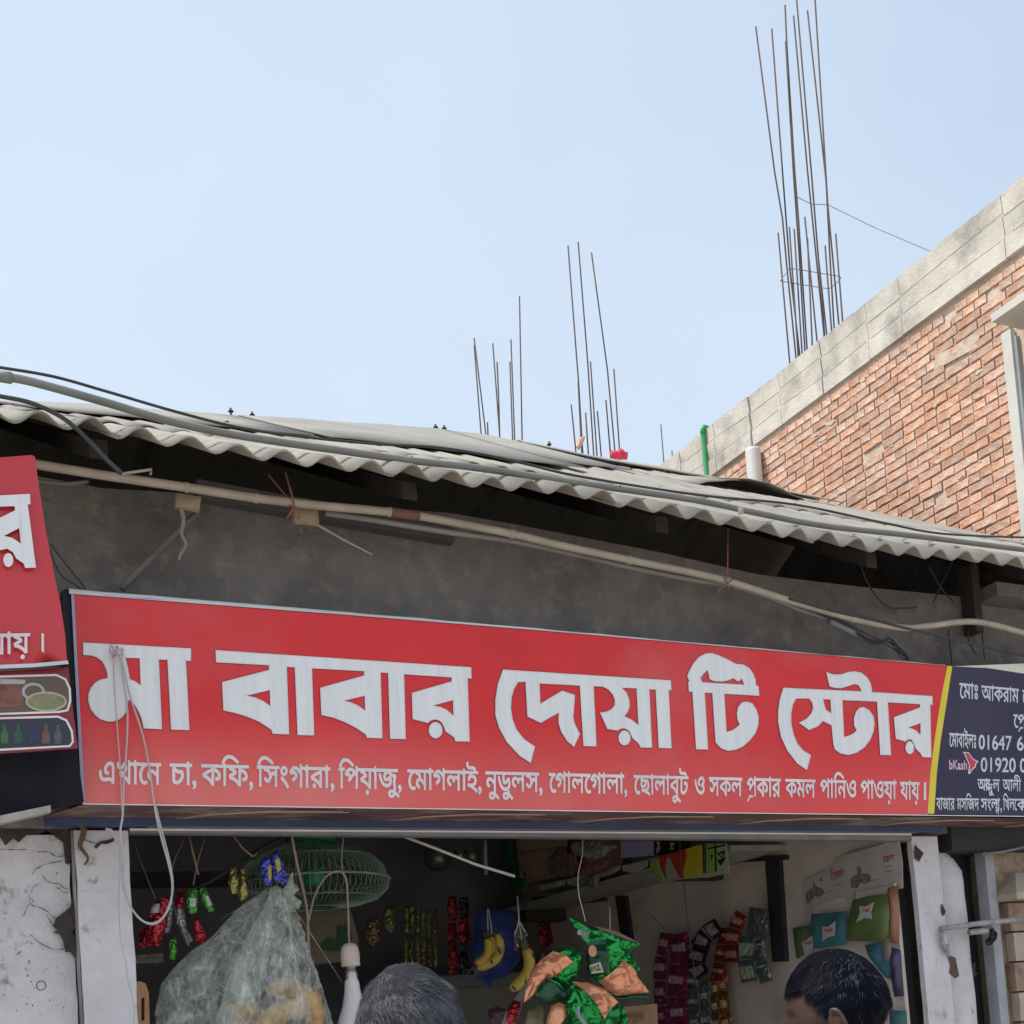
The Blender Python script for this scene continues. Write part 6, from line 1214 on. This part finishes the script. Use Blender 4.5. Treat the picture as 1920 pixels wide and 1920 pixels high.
# ------------------------------------------------------------------ people
def skinmesh(nodes, edges, lvl=2):
    me = bpy.data.meshes.new('s'); me.from_pydata([n_[0] for n_ in nodes], edges, []); o = bpy.data.objects.new('s', me); COL.objects.link(o)
    sk = o.modifiers.new('k', 'SKIN'); o.modifiers.new('s', 'SUBSURF').levels = lvl
    for i, n_ in enumerate(nodes): me.skin_vertices[0].data[i].radius = n_[1] if isinstance(n_[1], tuple) else (n_[1], n_[1])
    me.skin_vertices[0].data[0].use_root = True
    dg = bpy.context.evaluated_depsgraph_get(); r = bpy.data.meshes.new_from_object(o.evaluated_get(dg)); bpy.data.objects.remove(o); return r
def headshape(n1=64, n2=80):
    """head of unit height 0.235, chin at z=0, facing +x"""
    v = []; f = []
    for i in range(n1+1):
        ph = math.pi*i/n1; z = -math.cos(ph)
        for j in range(n2):
            a = 2*math.pi*j/n2; dx, dy = math.cos(a), math.sin(a); s = math.sin(ph)
            x = dx*s; y = dy*s
            X_ = x*.098; Y_ = y*.076; Z_ = .122+z*.117
            if z > -.1 and x < 0: X_ *= 1.05                       # occiput
            if z < -.1:                                            # jaw narrows
                k = (-.1-z)/.9; Y_ *= 1-.28*k
                if x < 0: X_ *= 1-.55*k
                else: X_ *= 1-.05*k
            if x > 0:
                fy = math.exp(-(Y_/.016)**2)
                X_ += .022*fy*math.exp(-((Z_-.088)/.020)**2)+.008*fy*math.exp(-((Z_-.108)/.018)**2)   # nose
                for sy in (-1, 1): X_ -= .010*math.exp(-((Y_-sy*.032)/.015)**2-((Z_-.122)/.012)**2)          # eye sockets
                X_ += .006*math.exp(-((Z_-.139)/.009)**2)*math.exp(-(Y_/.05)**2)                             # brow
                X_ += .005*math.exp(-(Y_/.022)**2)*(math.exp(-((Z_-.060)/.006)**2)+math.exp(-((Z_-.048)/.006)**2))
                X_ += .008*math.exp(-(Y_/.02)**2-((Z_-.018)/.014)**2)
            v.append(Vector((X_, Y_, Z_)))
    for i in range(n1):
        for j in range(n2): f.append((i*n2+j, i*n2+(j+1) % n2, (i+1)*n2+(j+1) % n2, (i+1)*n2+j))
    return v, f
def person(top_px, D, yaw, skinc, hair_cols, lab, shirtc, hairline, whorl, tilt=0, nst=9000, hl=.02, hw=1.0, lift=.35):
    top = P(*top_px, D=D); Hs = .235; s = 1.0
    base = Vector((top.x, top.y, 0)); hz0 = top.z-.239-.006
    E = empty('person', base, lab, 'person')
    HM = Matrix.Translation((base.x, base.y, hz0)) @ Matrix.Rotation(yaw, 4, 'Z') @ Matrix.Translation((.012, 0, 0)) @ Matrix.Rotation(tilt, 4, 'Y')
    hv, hf = headshape(); b = MB(); b.add([HM @ p for p in hv], hf)
    for sy in (-1, 1):                                            # ears
        ev = []
        for i in range(13):
            a = 2*math.pi*i/12
            ev.append(HM @ Vector((-.016+math.cos(a)*.015+.004*math.sin(a), sy*(.079+.008*(1-math.cos(a))*.6), .094+math.sin(a)*.028)))
        b.tube(ev, .0052, 8); b.lathe([(.0, .004), (.014, .002), (.014, -.004), (0, -.006)], HM @ Vector((-.015, sy*.079, .094)), 10, axis=(HM.to_3x3() @ Vector((0, sy, 0))))
    R = Matrix.Rotation(yaw, 3, 'Z'); T = lambda x, y, z: base+R @ Vector((x, y, 0))+Vector((0, 0, z)); h = hz0
    nodes = [(T(0, 0, .93*h/1.45), .13), (T(-.01, 0, h*.78), (.13, .13)), (T(-.02, 0, h-.10), (.15, .11)), (T(-.015, 0, h-.02), .062), (T(0.0, 0, h+.07), .058)]
    ed = [(0, 1), (1, 2), (2, 3), (3, 4)]
    for sy in (-1, 1):
        k = len(nodes); nodes += [(T(-.02, sy*.17, h-.10), .062), (T(-.03, sy*.22, h-.36), .045), (T(.10, sy*.20, h-.56), .034), (T(.17, sy*.18, h-.60), .026)]; ed += [(2, k), (k, k+1), (k+1, k+2), (k+2, k+3)]
        kk = len(nodes)
        for fi, (ang, ln) in enumerate(((-.35, .055), (-.15, .075), (.03, .082), (.2, .075), (.38, .058))):
            nodes += [(T(.19, sy*.18+ang*.09, h-.61), .012), (T(.19+ln*.6, sy*.18+ang*.13, h-.63), .0085), (T(.19+ln, sy*.18+ang*.14, h-.66), .007)]; q = len(nodes)-3; ed += [(k+3, q), (q, q+1), (q+1, q+2)]
        k = len(nodes); nodes += [(T(0, sy*.09, .50*h), .085), (T(.01, sy*.10, .28*h), .058), (T(0, sy*.10, .07), .042), (T(.12, sy*.11, .035), .035)]; ed += [(0, k), (k, k+1), (k+1, k+2), (k+2, k+3)]
    sm_ = skinmesh(nodes, ed)
    b.add([v.co for v in sm_.vertices], [tuple(p.vertices) for p in sm_.polygons]); bpy.data.meshes.remove(sm_)
    me = bpy.data.meshes.new('b'); me.from_pydata(b.v, [], b.f); o = bpy.data.objects.new('b', me); COL.objects.link(o)
    rm = o.modifiers.new('r', 'REMESH'); rm.mode = 'VOXEL'; rm.voxel_size = .0055; rm.use_smooth_shade = True
    sm2 = o.modifiers.new('s', 'SMOOTH'); sm2.iterations = 2; sm2.factor = .5
    r = bpy.data.meshes.new_from_object(o.evaluated_get(bpy.context.evaluated_depsgraph_get())); bpy.data.objects.remove(o)
    body = link('body', r, E, [mat('skin %s' % str(skinc), skinc, tuple(c*.85 for c in skinc), rough=.5, scale=30, bump=.1)])
    # shirt and trousers
    up = [(T(0, 0, .60*h), .145), (T(-.01, 0, h*.80), .15), (T(-.02, 0, h-.12), (.165, .125)), (T(-.015, 0, h-.06), .09)]; ed = [(0, 1), (1, 2), (2, 3)]
    for sy in (-1, 1):
        k = len(up); up += [(T(-.02, sy*.18, h-.12), .08), (T(-.03, sy*.23, h-.32), .07)]; ed += [(2, k), (k, k+1)]
    link('shirt', skinmesh(up, ed), E, [mat('shirt %s' % str(shirtc), shirtc, rough=.9)])
    dn = [(T(0, 0, .62*h), .14)]; ed = []
    for sy in (-1, 1):
        k = len(dn); dn += [(T(0, sy*.09, .52*h), .10), (T(.01, sy*.10, .28*h), .08), (T(0, sy*.10, .09), .07)]; ed += [(0, k), (k, k+1), (k+1, k+2)]
    link('trousers', skinmesh(dn, ed), E, [mat('dark trousers', (.04, .04, .06), rough=.9)])
    # hair: scalp cap and strands
    rr = random.Random(int(yaw*100)+5); b = MB(); keepv = {}
    def up_(p, e): c = Vector((0, 0, .13)); d = (p-c).normalized(); return p+d*e
    sel = [hairline(p) for p in hv]
    cap_v = [HM @ up_(p, .007+.002*noise.noise(p*90)) for p in hv]
    cf = [q for q in hf if all(sel[i] for i in q)]
    b.add(cap_v, cf, 0)
    faces = [q for q in cf]
    ars = [((hv[q[2]]-hv[q[0]]).cross(hv[q[3]]-hv[q[1]])).length for q in faces]; tot = sum(ars); import bisect
    acc = []; t = 0
    for a in ars: t += a; acc.append(t)
    wh = Vector(whorl)
    for k in range(nst):
        q = faces[min(len(faces)-1, bisect.bisect(acc, rr.random()*tot))]; u, w = rr.random(), rr.random()
        p = (hv[q[0]]*(1-u)+hv[q[1]]*u)*(1-w)+(hv[q[3]]*(1-u)+hv[q[2]]*u)*w
        c = Vector((0, 0, .13)); nrm = (p-c).normalized(); d = p-wh; d = d-nrm*d.dot(nrm)
        dl = d.length; d = d.normalized() if dl > 1e-5 else nrm.orthogonal()
        sp = nrm.cross(d); flow = (d*.8+sp*max(0, .9-dl*9)+Vector((0, 0, -.25))).normalized()
        flow = (flow+.45*Vector((noise.noise(p*38), noise.noise(p*38+Vector((5, 0, 0))), noise.noise(p*38+Vector((0, 7, 0)))))+Vector((rr.uniform(-.16, .16), rr.uniform(-.16, .16), rr.uniform(-.16, .16)))).normalized()
        L_ = hl*rr.uniform(.6, 1.25); side = nrm.cross(flow).normalized()*(.00045*hw)
        r0 = up_(p, .005); r1 = r0+flow*L_*.5+nrm*L_*lift*.6; r2 = r0+flow*L_+nrm*L_*lift*.35
        mi = 1+(0 if rr.random() < hair_cols[3](p) else 1)
        P0 = [HM @ x for x in (r0-side, r0+side, r1-side*.8, r1+side*.8, r2)]
        b.add(P0, [(0, 1, 3, 2), (2, 3, 4)], mi)
    hn = 'hair '+lab.split(' with ')[1][:12]; b.build('hair', [mat(hn+' base', hair_cols[0], rough=.9, spec=.05), mat(hn+' light', hair_cols[1], rough=.6, spec=.15), mat(hn+' dark', hair_cols[2], rough=.6, spec=.15)], E)
    return E
vdir = Vector((ray(757, 1850).x, ray(757, 1850).y, 0)).normalized(); yaw1 = math.atan2(vdir.y, vdir.x)
hl1 = lambda p: p.z > .135-.5*max(0, -p.x)+(.04 if p.x > .075 else 0)
hl2 = lambda p: (p.z > (.165 if p.x > .04 else .10+max(0, p.x)*1.3) if p.x > -.005 else p.z > .055+max(0, p.x+.04)*1.0)
person((757, 1804), 1.90, yaw1-.12, (.16, .075, .045), ((.03, .03, .036), (.13, .13, .15), (.026, .026, .032), lambda p: .5+.5*noise.noise(p*30)), 'man with short swirling grey hair seen from behind, facing the shop', (.25, .28, .35), hl1, (-.045, .012, .215), nst=42000, hl=.017, tilt=.10, lift=.26, hw=.65)
v2 = Vector((ray(1575, 1850).x, ray(1575, 1850).y, 0)).normalized(); yaw2 = math.atan2(v2.y, v2.x)+math.radians(78)
person((1583, 1776), 2.58, yaw2, (.052, .024, .017), ((.004, .005, .010), (.15, .155, .20), (.005, .006, .013), lambda p: .01+.34*math.exp(-((p.x+.06)/.025)**2-((p.z-.185)/.03)**2)), 'man with cropped dark hair in profile facing left', (.2, .2, .25), hl2, (-.055, 0, .21), nst=24000, hl=.017, tilt=.12, lift=.15, hw=.8)
# ---END
